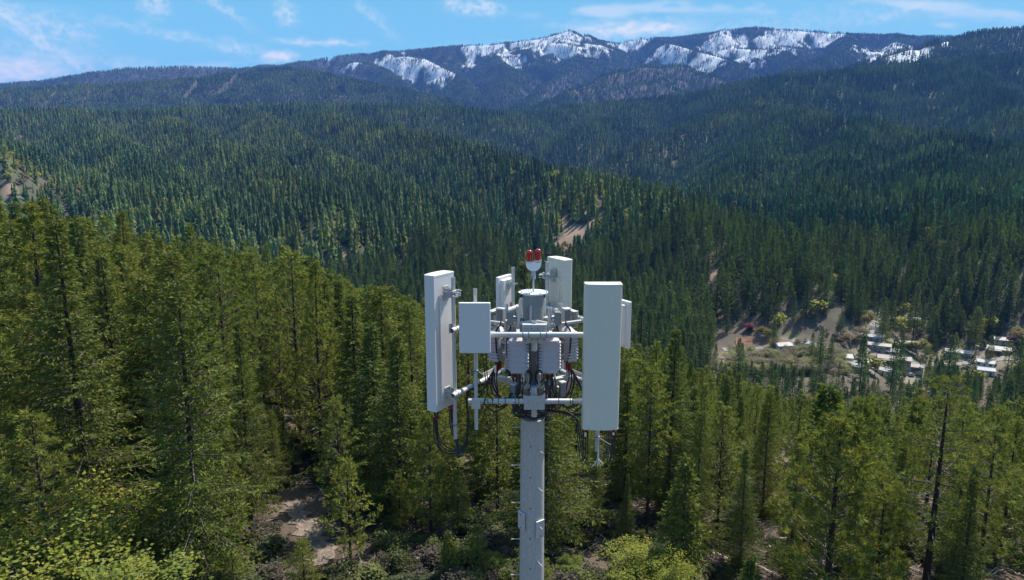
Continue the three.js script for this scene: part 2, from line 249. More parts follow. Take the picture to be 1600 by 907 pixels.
// species: 'pine' carries round tufts of long needles at the twig ends, 'fir' flat feathery sprays along drooping boughs
function conifer(seed, o) {
  const R = rng(seed), H = o.height, base = H * o.crownBase, leaf = new Blades(), limb = { p: [], n: [], uv: [] }, trunk = { p: [], n: [], uv: [] };
  const bend = (R() - 0.5) * 0.03 * H, ph = R() * 7, axis = (y) => V(bend * Math.sin(y / H * 2.2 + ph) - bend * Math.sin(ph), y, bend * Math.cos(y / H * 1.7 + ph) - bend * Math.cos(ph));
  const r0 = o.trunk ?? H * 0.0145, rad = (y) => r0 * Math.pow(1 - y / H, 0.8) + 0.012 + (y < 0.6 ? r0 * 0.35 * (0.6 - y) : 0);
  const N = o.lod === 0 ? 14 : o.lod === 1 ? 8 : 5; const ys = []; for (let i = 0; i <= N; i++) ys.push(-0.6 + (H + 0.5) * (i / N));
  tube(trunk, ys.map((y) => axis(Math.min(y, H))), ys.map((y) => rad(clamp(y, 0, H))), o.lod === 0 ? 9 : o.lod === 1 ? 6 : 4, 2);
  const hue = () => { const k = 0.72 + R() * 0.56, w = (R() - 0.5) * 0.3; return [o.color[0] * k * (1 + w), o.color[1] * k, o.color[2] * k * (1 - w * 0.8)]; };
  // dead lower snags
  if (o.lod < 2) for (let y = base * 0.35; y < base; y += 0.35 + R() * 0.8) { const a = R() * 6.283, L = 0.3 + R() * 1.1 * o.radius * 0.35, c = axis(y); tube(limb, [c, c.clone().add(V(Math.cos(a) * L, (R() - 0.6) * L * 0.5, Math.sin(a) * L))], [0.022, 0.005], 3); }
  const clumps = []; for (let i = 0; i < 5; i++) clumps.push([R() * 6.283, R(), 0.55 + R() * 0.4]);     // sides where the crown is thin
  const step = o.whorl * (o.lod === 2 ? 1.7 : 1);
  for (let y = base; y < H - 0.25; y += step * (0.7 + R() * 0.6) * lerp(1, 0.55, (y - base) / (H - base))) {
    const t = (y - base) / (H - base), env = o.radius * (o.profile ? o.profile(t) : Math.pow(1 - t, 0.75) * smooth(-0.25, 0.12, t));
    const nb = Math.max(3, Math.round((o.perWhorl + (R() - 0.5) * 2) * lerp(1, 0.75, t))), a0 = R() * 6.283;
    for (let b = 0; b < nb; b++) {
      const az = a0 + b / nb * 6.283 + (R() - 0.5) * 0.7; let thin = 1; for (const [ca, ct, k] of clumps) { const da = Math.abs(((az - ca + 9.42) % 6.283) - 3.1416); if (da < 0.7 && Math.abs(t - ct) < 0.13) thin *= k; }
      const L = Math.max(0.22, env * (0.62 + R() * 0.55) * thin), up = lerp(o.rise[0], o.rise[1], t) + (R() - 0.5) * 0.25, yy = y + (R() - 0.5) * 0.3, c0 = axis(clamp(yy, 0, H - 0.1));
      const dir = V(Math.cos(az), 0, Math.sin(az)), at_ = (s) => c0.clone().addScaledVector(dir, L * s * Math.cos(up)).add(V(0, L * (Math.sin(up) * s - o.droop * s * s * (1 - t) + o.upturn * s * s * s), 0));
      const side = V(-dir.z, 0, dir.x);
      if (o.lod < 2 || b % 2 === 0) tube(limb, [at_(0), at_(0.5), at_(0.96)], [0.012 + 0.016 * L, 0.008 + 0.008 * L, 0.004], 3);
      const s0 = o.bare * (1 - t);
      if (o.kind === 'pine') {
        const n = Math.max(2, Math.round(o.density * (L * 2.2 + 1.2)));
        for (let i = 0; i < n; i++) {
          const s = i === 0 ? 1 : s0 + (1 - s0) * Math.pow(R(), 0.6), w = (R() - 0.5) * 2 * L * 0.42 * (1.15 - s) * (i ? 1 : 0), q = at_(s).addScaledVector(side, w).add(V(0, (R() - 0.2) * 0.22 * (i ? 1 : 0), 0));
          const out = dir.clone().addScaledVector(side, w * 0.8 / (L * 0.4 + 0.1)).add(V(0, 0.55 + R() * 0.5, 0)).normalize(), len = o.needle * (0.75 + R() * 0.5) * lerp(1, 0.68, t), col = hue();
          for (let k = 0; k < o.blades; k++) {
            const v = V(R() * 2 - 1, R() * 2 - 1, R() * 2 - 1).normalize().multiplyScalar(0.95).add(out).normalize(), x = V(R() - 0.5, R() - 0.5, R() - 0.5).cross(v).normalize().multiplyScalar(o.width * (0.7 + R() * 0.6)), l = len * (0.7 + R() * 0.5), tip = q.clone().addScaledVector(v, l), k2 = 0.85 + R() * 0.3, m = q.clone().addScaledVector(v, l * 0.55);
            leaf.tri([q.x, q.y, q.z], [m.x + x.x, m.y + x.y, m.z + x.z], [tip.x, tip.y, tip.z], col.map((c) => c * k2));
            if (o.lod === 0) leaf.tri([q.x, q.y, q.z], [tip.x, tip.y, tip.z], [m.x - x.x, m.y - x.y, m.z - x.z], col.map((c) => c * k2));
          }
        }
      } else {
        const n = Math.max(3, Math.round(o.density * (L * 3.2 + 1.5)));
        for (let i = 0; i < n; i++) {
          const s = s0 + (1 - s0) * (i + R()) / n, q = at_(s), sd = (i % 2 ? 1 : -1), reach = L * 0.34 * (1.12 - s) * (0.6 + R() * 0.7) + 0.16, col = hue();
          const v = dir.clone().multiplyScalar(0.55 + R() * 0.5).addScaledVector(side, sd * (0.7 + R() * 0.6)).add(V(0, -0.12 - R() * 0.45 + 0.3 * t, 0)).normalize();
          for (let k = 0; k < o.blades; k++) {
            const f = (k + R()) / o.blades, st = q.clone().addScaledVector(v, reach * f), vv = v.clone().addScaledVector(side, (R() - 0.5) * 1.3).addScaledVector(dir, (R() - 0.5) * 1.3).add(V(0, (R() - 0.62) * 1.0, 0)).normalize(), l = o.needle * (0.6 + R() * 0.7) * (o.taper ? lerp(1, 0.22, t) : lerp(1, 0.6, t)), x = V(R() - 0.5, 0.4 * (R() - 0.5), R() - 0.5).cross(vv).normalize().multiplyScalar(o.width * (0.7 + R() * 0.6) * (o.taper ? lerp(1, 0.3, t) : 1)), tip = st.clone().addScaledVector(vv, l), k2 = 0.82 + R() * 0.36, m = st.clone().addScaledVector(vv, l * 0.45);
            leaf.tri([st.x - x.x * 0.3, st.y - x.y * 0.3, st.z - x.z * 0.3], [m.x + x.x, m.y + x.y, m.z + x.z], [tip.x, tip.y, tip.z], col.map((c) => c * k2));
            if (o.lod === 0) leaf.tri([st.x, st.y, st.z], [tip.x, tip.y, tip.z], [m.x - x.x, m.y - x.y, m.z - x.z], col.map((c) => c * k2));
          }
        }
      }
    }
  }
  { const q = axis(H - 0.15); for (let k = 0; k < 14; k++) { const v = V(R() - 0.5, 1.1, R() - 0.5).normalize(), x = V(R() - 0.5, 0, R() - 0.5).normalize().multiplyScalar(o.width), y = q.y - k * 0.05; leaf.tri([q.x, y, q.z], [q.x + v.x * 0.3 + x.x * 0.6, y + 0.2, q.z + v.z * 0.3 + x.z * 0.6], [q.x + v.x * 0.25, y + 0.35, q.z + v.z * 0.25], hue()); } }
  return { trunk: tubeGeometry(trunk), limb: tubeGeometry(limb), crown: leaf.geometry(), height: H };
}
function broadleaf(seed, o) {
  const R = rng(seed), leaf = new Blades(), limb = { p: [], n: [], uv: [] }, H = o.height, tips = [];
  const grow = (p, d, L, r, depth) => {
    const mid = p.clone().addScaledVector(d, L * 0.5).add(V((R() - 0.5) * L * 0.12, 0, (R() - 0.5) * L * 0.12)), end = p.clone().addScaledVector(d, L);
    tube(limb, [p, mid, end], [r, r * 0.82, r * 0.62], depth > 1 ? 6 : 3);
    if (depth <= 2) tips.push(mid, end);
    if (depth === 0) return;
    const n = depth > 2 ? 3 : 3; for (let i = 0; i < n; i++) { const q = V(R() * 2 - 1, R() * 1.3 - 0.25, R() * 2 - 1).normalize(); grow(end.clone().addScaledVector(d, -L * 0.25 * R()), d.clone().multiplyScalar(0.75).addScaledVector(q, o.spread).normalize(), L * (0.62 + R() * 0.22), r * 0.6, depth - 1); }
  };
  for (let s = 0; s < o.stems; s++) { const a = R() * 6.283; grow(V((R() - 0.5) * 0.5, -0.2, (R() - 0.5) * 0.5), V(Math.cos(a) * o.lean, 1, Math.sin(a) * o.lean).normalize(), H * (0.26 + R() * 0.1), H * 0.014, o.depth); }
  const per = Math.round(o.leaves / tips.length);
  for (const t of tips) { const k0 = 0.75 + R() * 0.5, w = (R() - 0.5) * 0.3; for (let i = 0; i < per; i++) {
    const q = t.clone().add(V((R() - 0.5) * 2, (R() - 0.5) * 1.3, (R() - 0.5) * 2).multiplyScalar(o.clump)), n = V(R() - 0.5, 0.25 + R() * 0.8, R() - 0.5).normalize(), a = V(R() - 0.5, 0, R() - 0.5).cross(n).normalize(), b = n.clone().cross(a), s = o.leaf * (0.6 + R() * 0.8), k = k0 * (0.8 + R() * 0.4), col = [o.color[0] * k * (1 + w), o.color[1] * k, o.color[2] * k];
    const P = (x, y) => [q.x + a.x * x * s + b.x * y * s, q.y + a.y * x * s + b.y * y * s - 0.2 * s * x * x, q.z + a.z * x * s + b.z * y * s];
    leaf.tri(P(0, -1), P(0.85, 0.15), P(0, 1), col); leaf.tri(P(0, -1), P(0, 1), P(-0.85, 0.15), col);
  } }
  return { trunk: tubeGeometry(limb), crown: leaf.geometry(), height: H };
}
// bark: furrowed plates
function barkTexture() {
  const W = 128, H = 512, px = new Uint8Array(W * H * 4);
  for (let y = 0; y < H; y++) for (let x = 0; x < W; x++) { const A = x / W * 6.283, n = noise3(2.2 * Math.cos(A), 2.2 * Math.sin(A), y * 0.02) * 0.5 + noise3(6 * Math.cos(A), 6 * Math.sin(A), y * 0.05) * 0.35 + noise3(14 * Math.cos(A), 14 * Math.sin(A), y * 0.2) * 0.2, v = clamp(0.62 + n * 0.5, 0.15, 1) * 255; px.set([v, v * 0.96, v * 0.92, 255], (y * W + x) * 4); }
  const t = new THREE.DataTexture(px, W, H); t.wrapS = t.wrapT = THREE.RepeatWrapping; t.magFilter = THREE.LinearFilter; t.colorSpace = THREE.SRGBColorSpace; t.needsUpdate = true; return t;
}
const barkMap = barkTexture();
const barkMaterial = new THREE.MeshStandardMaterial({ color: new THREE.Color(0.13, 0.078, 0.058), map: barkMap, bumpMap: barkMap, bumpScale: 0.03, roughness: 0.95 });
const greyBark = new THREE.MeshStandardMaterial({ color: new THREE.Color(0.16, 0.13, 0.115), map: barkMap, roughness: 0.95 });
const twigMaterial = new THREE.MeshStandardMaterial({ color: new THREE.Color(0.15, 0.115, 0.09), roughness: 0.95 });
const foliageMaterial = (tint, through = 0.44) => new THREE.MeshPhysicalMaterial({ color: new THREE.Color(...tint), vertexColors: true, roughness: 0.93, transmission: through, thickness: 0, specularIntensity: 0.35, side: THREE.DoubleSide });
const NEEDLES = [[1, 1, 1], [1.06, 1.02, 0.9], [0.92, 0.98, 0.95], [0.86, 0.94, 0.98]].map((t) => foliageMaterial(t));
const leafMaterial = foliageMaterial([1, 1, 1], 0.55);

const OLIVE = [0.18, 0.2, 0.028], FIR = [0.132, 0.16, 0.028], CEDAR = [0.158, 0.178, 0.027];
const pineOf = (lod, more) => ({ kind: 'pine', lod, color: OLIVE, whorl: 0.62, perWhorl: 5, rise: [0.0, 0.85], droop: 0.12, upturn: 0.22, bare: 0.28, trunk: 0.2, ...[{ density: 1.35, blades: 17, needle: 0.42, width: 0.022 }, { density: 2.0, blades: 6, needle: 0.44, width: 0.075 }, { density: 0.95, blades: 5, needle: 0.66, width: 0.15 }][lod], ...more });
const firOf = (lod, more) => ({ kind: 'fir', lod, color: FIR, whorl: 0.5, perWhorl: 6, rise: [-0.12, 0.75], droop: 0.3, upturn: 0.12, bare: 0.1, trunk: 0.22, ...[{ density: 1.75, blades: 7, needle: 0.3, width: 0.042 }, { density: 1.3, blades: 5, needle: 0.46, width: 0.1 }, { density: 0.6, blades: 4, needle: 0.75, width: 0.18 }][lod], ...more });
const oval = (t) => Math.pow(Math.sin(Math.PI * (0.12 + 0.86 * t)), 0.75) * (1 - 0.35 * t), spire = (t) => Math.pow(1 - t, 1.0) * smooth(-0.2, 0.15, t) + 0.04, broad = (t) => Math.pow(1 - t, 0.55) * smooth(-0.15, 0.2, t);
const SHAPES = {       // each in three levels of detail, made when first used
  young_pine: (l) => conifer(21, pineOf(l, { height: 11, crownBase: 0.12, radius: 3.6, profile: broad, whorl: 0.5, perWhorl: 6, density: [1.7, 1.6, 0.85][l] })),
  open_pine: (l) => conifer(22, pineOf(l, { height: 17, crownBase: 0.28, radius: 3.4, profile: oval })),
  full_pine: (l) => conifer(23, pineOf(l, { height: 18, crownBase: 0.14, radius: 3.9, profile: spire, whorl: 0.5 })),
  slim_pine: (l) => conifer(24, pineOf(l, { height: 14, crownBase: 0.24, radius: 2.5, profile: oval, trunk: 0.13 })),
  rugged_pine: (l) => conifer(25, pineOf(l, { height: 19, crownBase: 0.36, radius: 4.6, profile: oval, whorl: 0.7, perWhorl: 5, trunk: 0.3, rise: [-0.1, 0.5] })),
  dense_fir: (l) => conifer(31, firOf(l, { height: 19, crownBase: 0.08, radius: 4.0, profile: spire })),
  broad_fir: (l) => conifer(32, firOf(l, { height: 18, crownBase: 0.06, radius: 4.3, profile: broad, color: CEDAR, whorl: 0.5 })),
  slim_fir: (l) => conifer(33, firOf(l, { height: 18, crownBase: 0.12, radius: 3.0, profile: spire })),
  young_fir: (l) => conifer(34, firOf(l, { height: 8, crownBase: 0.03, radius: 2.0, profile: spire, whorl: 0.36, trunk: 0.1, color: CEDAR })),
};
const made = new Map();
const shapeOf = (name, lod) => { const k = name + lod; if (!made.has(k)) made.set(k, SHAPES[name](lod)); return made.get(k); };
const proto = new Map();
// one tree: a clone of its kind, with its own name, label, turn and size
function tree(name, label, category, group, shape, lod, tint, [x, y, z], height, turn, girth = 1) {
  const key = shape + lod + tint;
  if (!proto.has(key)) {
    const s = shapeOf(shape, lod), g = new THREE.Group();
    const t = part('trunk', s.trunk, barkMaterial, g); if (s.limb.attributes.position.count) part('branches', s.limb, twigMaterial, t);
    part('crown', s.crown, NEEDLES[tint], g); proto.set(key, g);
  }
  const o = proto.get(key).clone(), k = height / shapeOf(shape, lod).height; o.name = numbered(name); o.position.set(x, y, z); o.rotation.y = turn; o.scale.set(k * girth, k, k * girth); o.userData = {}; tag(o, label, category, group); scene.add(o); return o;
}

// ------------------------------------------------------------------ the near stand round the tower
const SKYLINE = [[-200, 282], [0, 284], [90, 296], [220, 328], [370, 360], [480, 393], [560, 418], [660, 448], [760, 475], [900, 500], [1040, 520], [1110, 560], [1180, 592], [1240, 606], [1320, 612], [1450, 612], [1520, 606], [1600, 600], [1800, 600]];
const pixelOf = (x, y, z) => { const dx = x - EYE.x, dy = y - EYE.y, dz = z - EYE.z, f = -dz * Math.cos(PITCH) - dy * Math.sin(PITCH), up = dy * Math.cos(PITCH) - dz * Math.sin(PITCH); return [800 + FOCAL * dx / f, 453.5 - FOCAL * up / f]; };
const topAt = (u, v, x, z) => at(u, v, Math.hypot(x - EYE.x, z - EYE.z))[1];       // height that a top at this place needs to show at row v
const RT = rng(77);
const spots = [];                                    // where trees stand, to keep them apart
const free = (x, z, r) => spots.every(([a, b, q]) => (a - x) ** 2 + (b - z) ** 2 > Math.max(r, q) ** 2);
// trees that can be told apart: column of the trunk, row of the top, distance, shape, tint, name, label
const HEROES = [
  [288, 432, 41, 'broad_fir', 2, 'fir_tree', 'largest dark green fir in the lower left, its left side in deep shade', 1.05],
  [376, 500, 47, 'dense_fir', 1, 'fir_tree', 'sunlit yellow-green fir with a bare dark lower trunk, beside the big dark fir', 0.9],
  [524, 622, 44, 'slim_pine', 0, 'pine_tree', 'slender open pine standing behind the pale dirt track', 1.15],
  [438, 520, 62, 'open_pine', 0, 'pine_tree', 'tall pine with a straight bare trunk behind the sunlit fir', 1],
  [566, 510, 60, 'open_pine', 2, 'pine_tree', 'tall thin-trunked pine standing between the maple and the tall back-turned antenna', 1],
  [668, 648, 43, 'young_pine', 0, 'pine_tree', 'young tufted pine directly below the left-hand antenna cable loops', 0.82],
  [742, 590, 52, 'slim_pine', 0, 'pine_tree', 'slim pine immediately left of the steel pole', 1.1],
  [786, 560, 60, 'open_pine', 2, 'pine_tree', 'dark narrow pine close behind the left edge of the steel pole', 0.9],
  [872, 520, 54, 'open_pine', 2, 'pine_tree', 'dark pine with a bare trunk just right of the steel pole', 0.85],
  [902, 500, 50, 'rugged_pine', 2, 'pine_tree', 'pine with a purplish-brown bare trunk behind the right front antenna', 0.6],
  [1050, 512, 50, 'dense_fir', 2, 'fir_tree', 'tall dark fir with feathery boughs right of the antenna tower', 1.15],
  [975, 560, 58, 'broad_fir', 0, 'fir_tree', 'fir with its top hidden behind the right front panel antenna', 0.8],
  [1138, 585, 56, 'dense_fir', 0, 'fir_tree', 'fir standing between the tall dark fir and the tufted pine', 1],
  [1205, 610, 52, 'broad_fir', 1, 'fir_tree', 'olive fir with lacy boughs left of the bright tufted pine', 0.85],
  [1322, 655, 38, 'young_pine', 1, 'pine_tree', 'bright tufted pine with needle clusters catching the sun, lower right', 1.0],
  [1350, 628, 46, 'young_pine', 2, 'pine_tree', 'second tufted pine rising directly behind the bright tufted pine', 0.8],
  [1484, 592, 42, 'rugged_pine', 0, 'pine_tree', 'rugged pine with a thick bare reddish trunk and crooked limbs', 1.0],
  [1570, 640, 46, 'open_pine', 0, 'pine_tree', 'open pine at the right edge beside the rugged thick-trunked pine', 1],
  [1425, 690, 50, 'slim_fir', 2, 'fir_tree', 'narrow fir in the gap left of the rugged thick-trunked pine', 1.1],
  [96, 612, 62, 'young_fir', 1, 'fir_tree', 'small pale pointed fir standing above the big lime-green maple', 1.0],
  [44, 645, 41, 'slim_pine', 1, 'pine_tree', 'fresh green pine at the left edge beside the lime-green maple', 1.3],
  [12, 300, 66, 'dense_fir', 1, 'fir_tree', 'tallest fir at the left edge with long outstretched boughs', 1.1],
  [100, 303, 96, 'slim_fir', 0, 'fir_tree', 'pointed fir on the skyline of the left stand, second tall tip from the edge', 1.1],
  [212, 328, 100, 'full_pine', 1, 'pine_tree', 'broad-topped pale conifer on the skyline of the left stand', 1.1],
  [700, 560, 70, 'full_pine', 0, 'pine_tree', 'olive pine filling the gap between the tall back-turned antenna and the small square one', 1],
  [618, 742, 44, 'young_pine', 0, 'pine_tree', 'low bushy pine between the fresh green maple and the cable loops', 0.9],
  [712, 735, 42, 'young_pine', 0, 'pine_tree', 'bushy young pine at the lower end of the hanging pipe, left of the pole', 0.8],
  [935, 690, 45, 'broad_fir', 2, 'fir_tree', 'dark fir directly under the right front antenna', 0.8],
  [985, 740, 43, 'dense_fir', 0, 'fir_tree', 'feathery fir rising behind the wide lime-green maple', 0.9],
  [1098, 640, 44, 'broad_fir', 0, 'fir_tree', 'feathery fir in front of the tall dark fir right of the tower', 0.85],
  [1175, 700, 43, 'dense_fir', 2, 'fir_tree', 'lower fir in front of the olive lacy fir', 1.0],
  [1256, 690, 44, 'broad_fir', 0, 'fir_tree', 'fir pressed against the left side of the bright tufted pine', 0.8],
  [1402, 745, 42, 'young_pine', 0, 'pine_tree', 'bushy pine in the gap right of the bright tufted pine', 0.8],
  [1545, 735, 41, 'dense_fir', 1, 'fir_tree', 'fir in front of the open pine at the right edge', 0.9],
  [235, 600, 50, 'dense_fir', 0, 'fir_tree', 'fir peeping out behind the left side of the largest dark fir', 0.9],
  [345, 640, 44, 'full_pine', 1, 'pine_tree', 'sunny pine squeezed between the largest dark fir and the dirt track', 0.8],
  [420, 640, 52, 'broad_fir', 0, 'fir_tree', 'spreading fir behind the upper end of the dirt track', 0.8],
  [170, 560, 56, 'full_pine', 1, 'pine_tree', 'yellow-green pine above the lime-green maple, left of the largest dark fir', 0.9],
  [820, 405, 210, 'slim_fir', 1, 'fir_tree', 'lone yellow-green conifer rising behind the red beacon lamps', 1.3],
];
for (const [u, v, d, shape, tint, name, label, girth] of HEROES) {
  const [x, , z] = at(u, 600, d), y = ground(x, z), top = topAt(u, v, x, z); spots.push([x, z, 2.2]);
  tree(name, label, name === 'fir_tree' ? 'fir tree' : 'pine tree', null, shape, d < 55 ? 0 : 1, tint, [x, y - 0.1, z], Math.max(4, top - y), RT() * 6.28, girth * 1.0);
}
// the pale dirt track and the clearing stay open
const TRACK = [[470, 800], [490, 835], [505, 870], [440, 780]].map(([u, v]) => hit(u, v, 15, 90));
const openGround = (x, z) => Math.hypot(x, z) < 22 || (z > -22 && Math.hypot(x, z) < 60) || TRACK.some((p) => Math.hypot(p[0] - x, p[2] - z) < 1.7);
const STAND = [];
{
  const S = 3.9;
  for (let i = -60; i <= 75; i++) for (let j = 5; j <= 82; j++) {
    const x = (i + RT() * 0.9) * S, z = -(j + RT() * 0.9) * S, d = Math.hypot(x - EYE.x, z - EYE.z);
    if (d < 41 || d > 330 || openGround(x, z)) continue;
    const y = ground(x, z), [u, v0] = pixelOf(x, y, z);
    if (u < -160 || u > 1760) continue;
    if (inPatch(VILLAGE, x, z, 0) > 0.2) continue;
    let h = (u < 500 ? 15 : 12.5) + RT() * 8 + 3 * fbm(x * 0.02, z * 0.02, 2); if (RT() < 0.12) h *= 0.55;
    const dens = smooth(-0.5, 0.1, fbm(x * 0.03 + 7, z * 0.03, 2)); if (RT() > 0.6 + 0.4 * dens) continue;
    const lim = table(SKYLINE, u) + RT() * (d < 90 ? 80 : u < 600 ? 45 : 55), cap = topAt(u, lim, x, z) - y;
    if (u > 1000 && d > 85 && RT() < 0.25) continue;
    if (cap < h) { if (cap < 4.5) continue; h = cap; }
    const gap = d < 80 ? 2.9 : 2.5; if (!free(x, z, gap)) continue;
    spots.push([x, z, gap]); STAND.push({ x, y: y - 0.1, z, h, u, d, top: pixelOf(x, y + h, z)[1], size: h / d });
  }
}
{                                                    // young trees of the understory
  const S = 3.9;
  for (let i = -28; i <= 30; i++) for (let j = 3; j <= 30; j++) {
    const x = (i + RT()) * S, z = -(j + RT()) * S, d = Math.hypot(x - EYE.x, z - EYE.z);
    if (d < 33 || d > 120 || Math.hypot(x, z) < 17 || z > -16 || (d > 38 && openGround(x, z)) || RT() < 0.12) continue;
    const y = ground(x, z), u = pixelOf(x, y, z)[0], h = d < 40 ? 1.6 + RT() * 2.6 : (d < 75 ? 3.4 : 2.4) + RT() * RT() * 7; if (u < -60 || u > 1660 || !free(x, z, 1.5)) continue;
    spots.push([x, z, 1.5]); STAND.push({ x, y: y - 0.1, z, h, u, d, size: h / d, young: true });
  }
}
STAND.sort((a, b) => b.size - a.size);
const KIND = ['full_pine', 'dense_fir', 'slim_fir', 'slim_fir', 'full_pine', 'dense_fir', 'full_pine', 'slim_pine', 'broad_fir', 'open_pine'];
const rest = new Map();
STAND.forEach((t, i) => {
  t.shape = t.young ? (RT() < 0.5 ? 'young_fir' : 'young_pine') : KIND[Math.floor(RT() * KIND.length)]; t.tint = [0, 0, 1, 1, 2, 3][Math.floor(RT() * 6)]; t.turn = RT() * 6.28; t.girth = 0.9 + RT() * 0.45;
  if (i < 240) {
    const fir = t.shape.endsWith('fir'), kind = fir ? 'fir' : 'pine', look = ['olive-green', 'yellow-green', 'mid-green', 'bluish-green'][t.tint], size = t.h < 8 ? 'young' : t.h < 14 ? 'half-grown' : t.girth > 1.12 ? 'broad' : 'slim', row = t.d < 62 ? 'in the front row' : t.d < 100 ? 'amid the rows' : 'near the skyline';
    const [where, group] = t.u < 150 ? ['of the left stand, above the lime-green maple', 'trees of the left stand'] : t.u < 330 ? ['of the left stand, around the largest dark fir', 'trees of the left stand'] : t.u < 470 ? ['of the left stand, behind the dirt track', 'trees of the left stand'] : t.u < 660 ? ['of the stand beside the left antenna', 'trees of the left stand'] : t.u < 835 ? ['of the stand behind the pole', 'trees behind the tower'] : t.u < 1000 ? ['of the stand behind the right antenna', 'trees behind the tower'] : t.u < 1240 ? ['of the slope right of the tower', 'trees on the right slope'] : t.u < 1430 ? ['of the slope behind the bright tufted pine', 'trees on the right slope'] : ['of the slope around the rugged pine', 'trees on the right slope'];
    tree(fir ? 'fir_tree' : 'pine_tree', `${size} ${look} ${kind} ${row} ${where}`, fir ? 'fir tree' : 'pine tree', `${kind} ${group}`, t.shape, i < 10 && t.d < 70 ? 0 : i < 105 ? 1 : 2, t.tint, [t.x, t.y, t.z], t.h, t.turn, t.girth);
  } else { const k = t.shape + (t.d < 100 ? 1 : 2); if (!rest.has(k)) rest.set(k, []); rest.get(k).push(t); }
});
console.log('stand', STAND.length, 'rest', [...rest.values()].map((a) => a.length).join());

// ------------------------------------------------------------------ forest on the hills: nobody could count it
function stuff(name, label) { const o = new THREE.Group(); o.name = numbered(name); tag(o, label, null, null, 'stuff'); scene.add(o); return o; }
function scatter(name, geometry, material, rows, parent) {          // rows of {x, y, z, h, w, turn, color}
  const m = new THREE.InstancedMesh(geometry, material, rows.length), q = new THREE.Quaternion(), up = V(0, 1, 0), M = new THREE.Matrix4(), p = V(0, 0, 0), s = V(1, 1, 1), c = new THREE.Color();
  rows.forEach((r, i) => { m.setMatrixAt(i, M.compose(p.set(r.x, r.y, r.z), q.setFromAxisAngle(up, r.turn), s.set(r.w, r.h, r.w))); m.setColorAt(i, c.setRGB(...r.color)); });
  m.name = name; m.castShadow = m.receiveShadow = true; m.frustumCulled = false; parent.add(m); return m;
}
{
  const g = stuff('hillside_stand', 'far conifers of the near slope that merge into one mass');
  for (const [shape, list] of rest) {
    const s = shapeOf(shape.slice(0, -1), +shape.slice(-1));
    const rows = list.map((t) => ({ x: t.x, y: t.y, z: t.z, h: t.h / s.height, w: t.h / s.height * t.girth, turn: t.turn, color: [[1, 1, 1], [1.06, 1.02, 0.9], [0.92, 0.98, 0.95], [0.86, 0.94, 0.98]][t.tint] }));
    scatter('crown', s.crown, NEEDLES[0], rows, g); scatter('trunk', s.trunk, barkMaterial, rows.map((r) => ({ ...r, color: [1, 1, 1] })), g);
  }
}
// a conifer of unit height for the hills: ragged skirts of boughs
function skirtTree(seed, tiers, points, wide) {
  const R = rng(seed), b = new Blades();
  for (let k = 0; k < tiers; k++) {
    const t = k / tiers, top = 1 - 0.86 * (t ** 1.05) * 0.98 + (k ? 0.07 : 0), low = 1 - 0.9 * ((k + 1) / tiers), r = wide * (0.1 + 0.9 * Math.pow((k + 1) / tiers, 0.85)) * (0.75 + R() * 0.5), a0 = R() * 7, ring = [];
    for (let j = 0; j < points * 2; j++) { const a = a0 + j / (points * 2) * 6.283 + (R() - 0.5) * 0.25, q = r * (j % 2 ? 0.6 : 0.8 + R() * 0.45), y = (j % 2 ? lerp(low, top, 0.35) : low + (R() - 0.4) * 0.5 / tiers); ring.push([Math.cos(a) * q, y, Math.sin(a) * q]); }
    const apex = [(R() - 0.5) * 0.01, top, (R() - 0.5) * 0.01];
    for (let j = 0; j < ring.length; j++) { const v = 0.6 + R() * 0.75; b.tri(apex, ring[(j + 1) % ring.length], ring[j], [v, v, v]); }
  }
  for (let j = 0; j < 3; j++) { const a = j * 2.1, c = a + 2.1; b.tri([Math.cos(a) * 0.014, -0.05, Math.sin(a) * 0.014], [Math.cos(c) * 0.014, -0.05, Math.sin(c) * 0.014], [0, 0.3, 0], [0.9, 0.7, 0.6]); }
  return b.geometry();
}
function roundTree(seed, n, r) {     // a small broadleaf of unit height: loose leaf faces about a crown
  const R = rng(seed), b = new Blades(), lobes = []; for (let i = 0; i < 7; i++) lobes.push([(R() - 0.5) * r, 0.45 + R() * 0.38, (R() - 0.5) * r, 0.14 + R() * 0.1]);
  for (let i = 0; i < n; i++) { const [lx, ly, lz, lr] = lobes[i % 7], d = V(R() - 0.5, R() - 0.4, R() - 0.5).normalize().multiplyScalar(lr * (0.7 + R() * 0.4)), s = 0.05 + R() * 0.05, a = V(R() - 0.5, R() - 0.5, R() - 0.5).normalize(), c = a.clone().cross(V(R(), 1, R())).normalize(), p = V(lx, ly, lz).add(d), v = 0.75 + R() * 0.5; b.tri([p.x - a.x * s, p.y - a.y * s, p.z - a.z * s], [p.x + a.x * s, p.y + a.y * s, p.z + a.z * s], [p.x + c.x * s * 1.6, p.y + c.y * s * 1.6, p.z + c.z * s * 1.6], [v, v, v]); }
  for (let j = 0; j < 3; j++) { const a = j * 2.1, c = a + 2.1; b.tri([Math.cos(a) * 0.02, -0.05, Math.sin(a) * 0.02], [Math.cos(c) * 0.02, -0.05, Math.sin(c) * 0.02], [0, 0.6, 0], [0.6, 0.5, 0.45]); }
  return b.geometry();
}
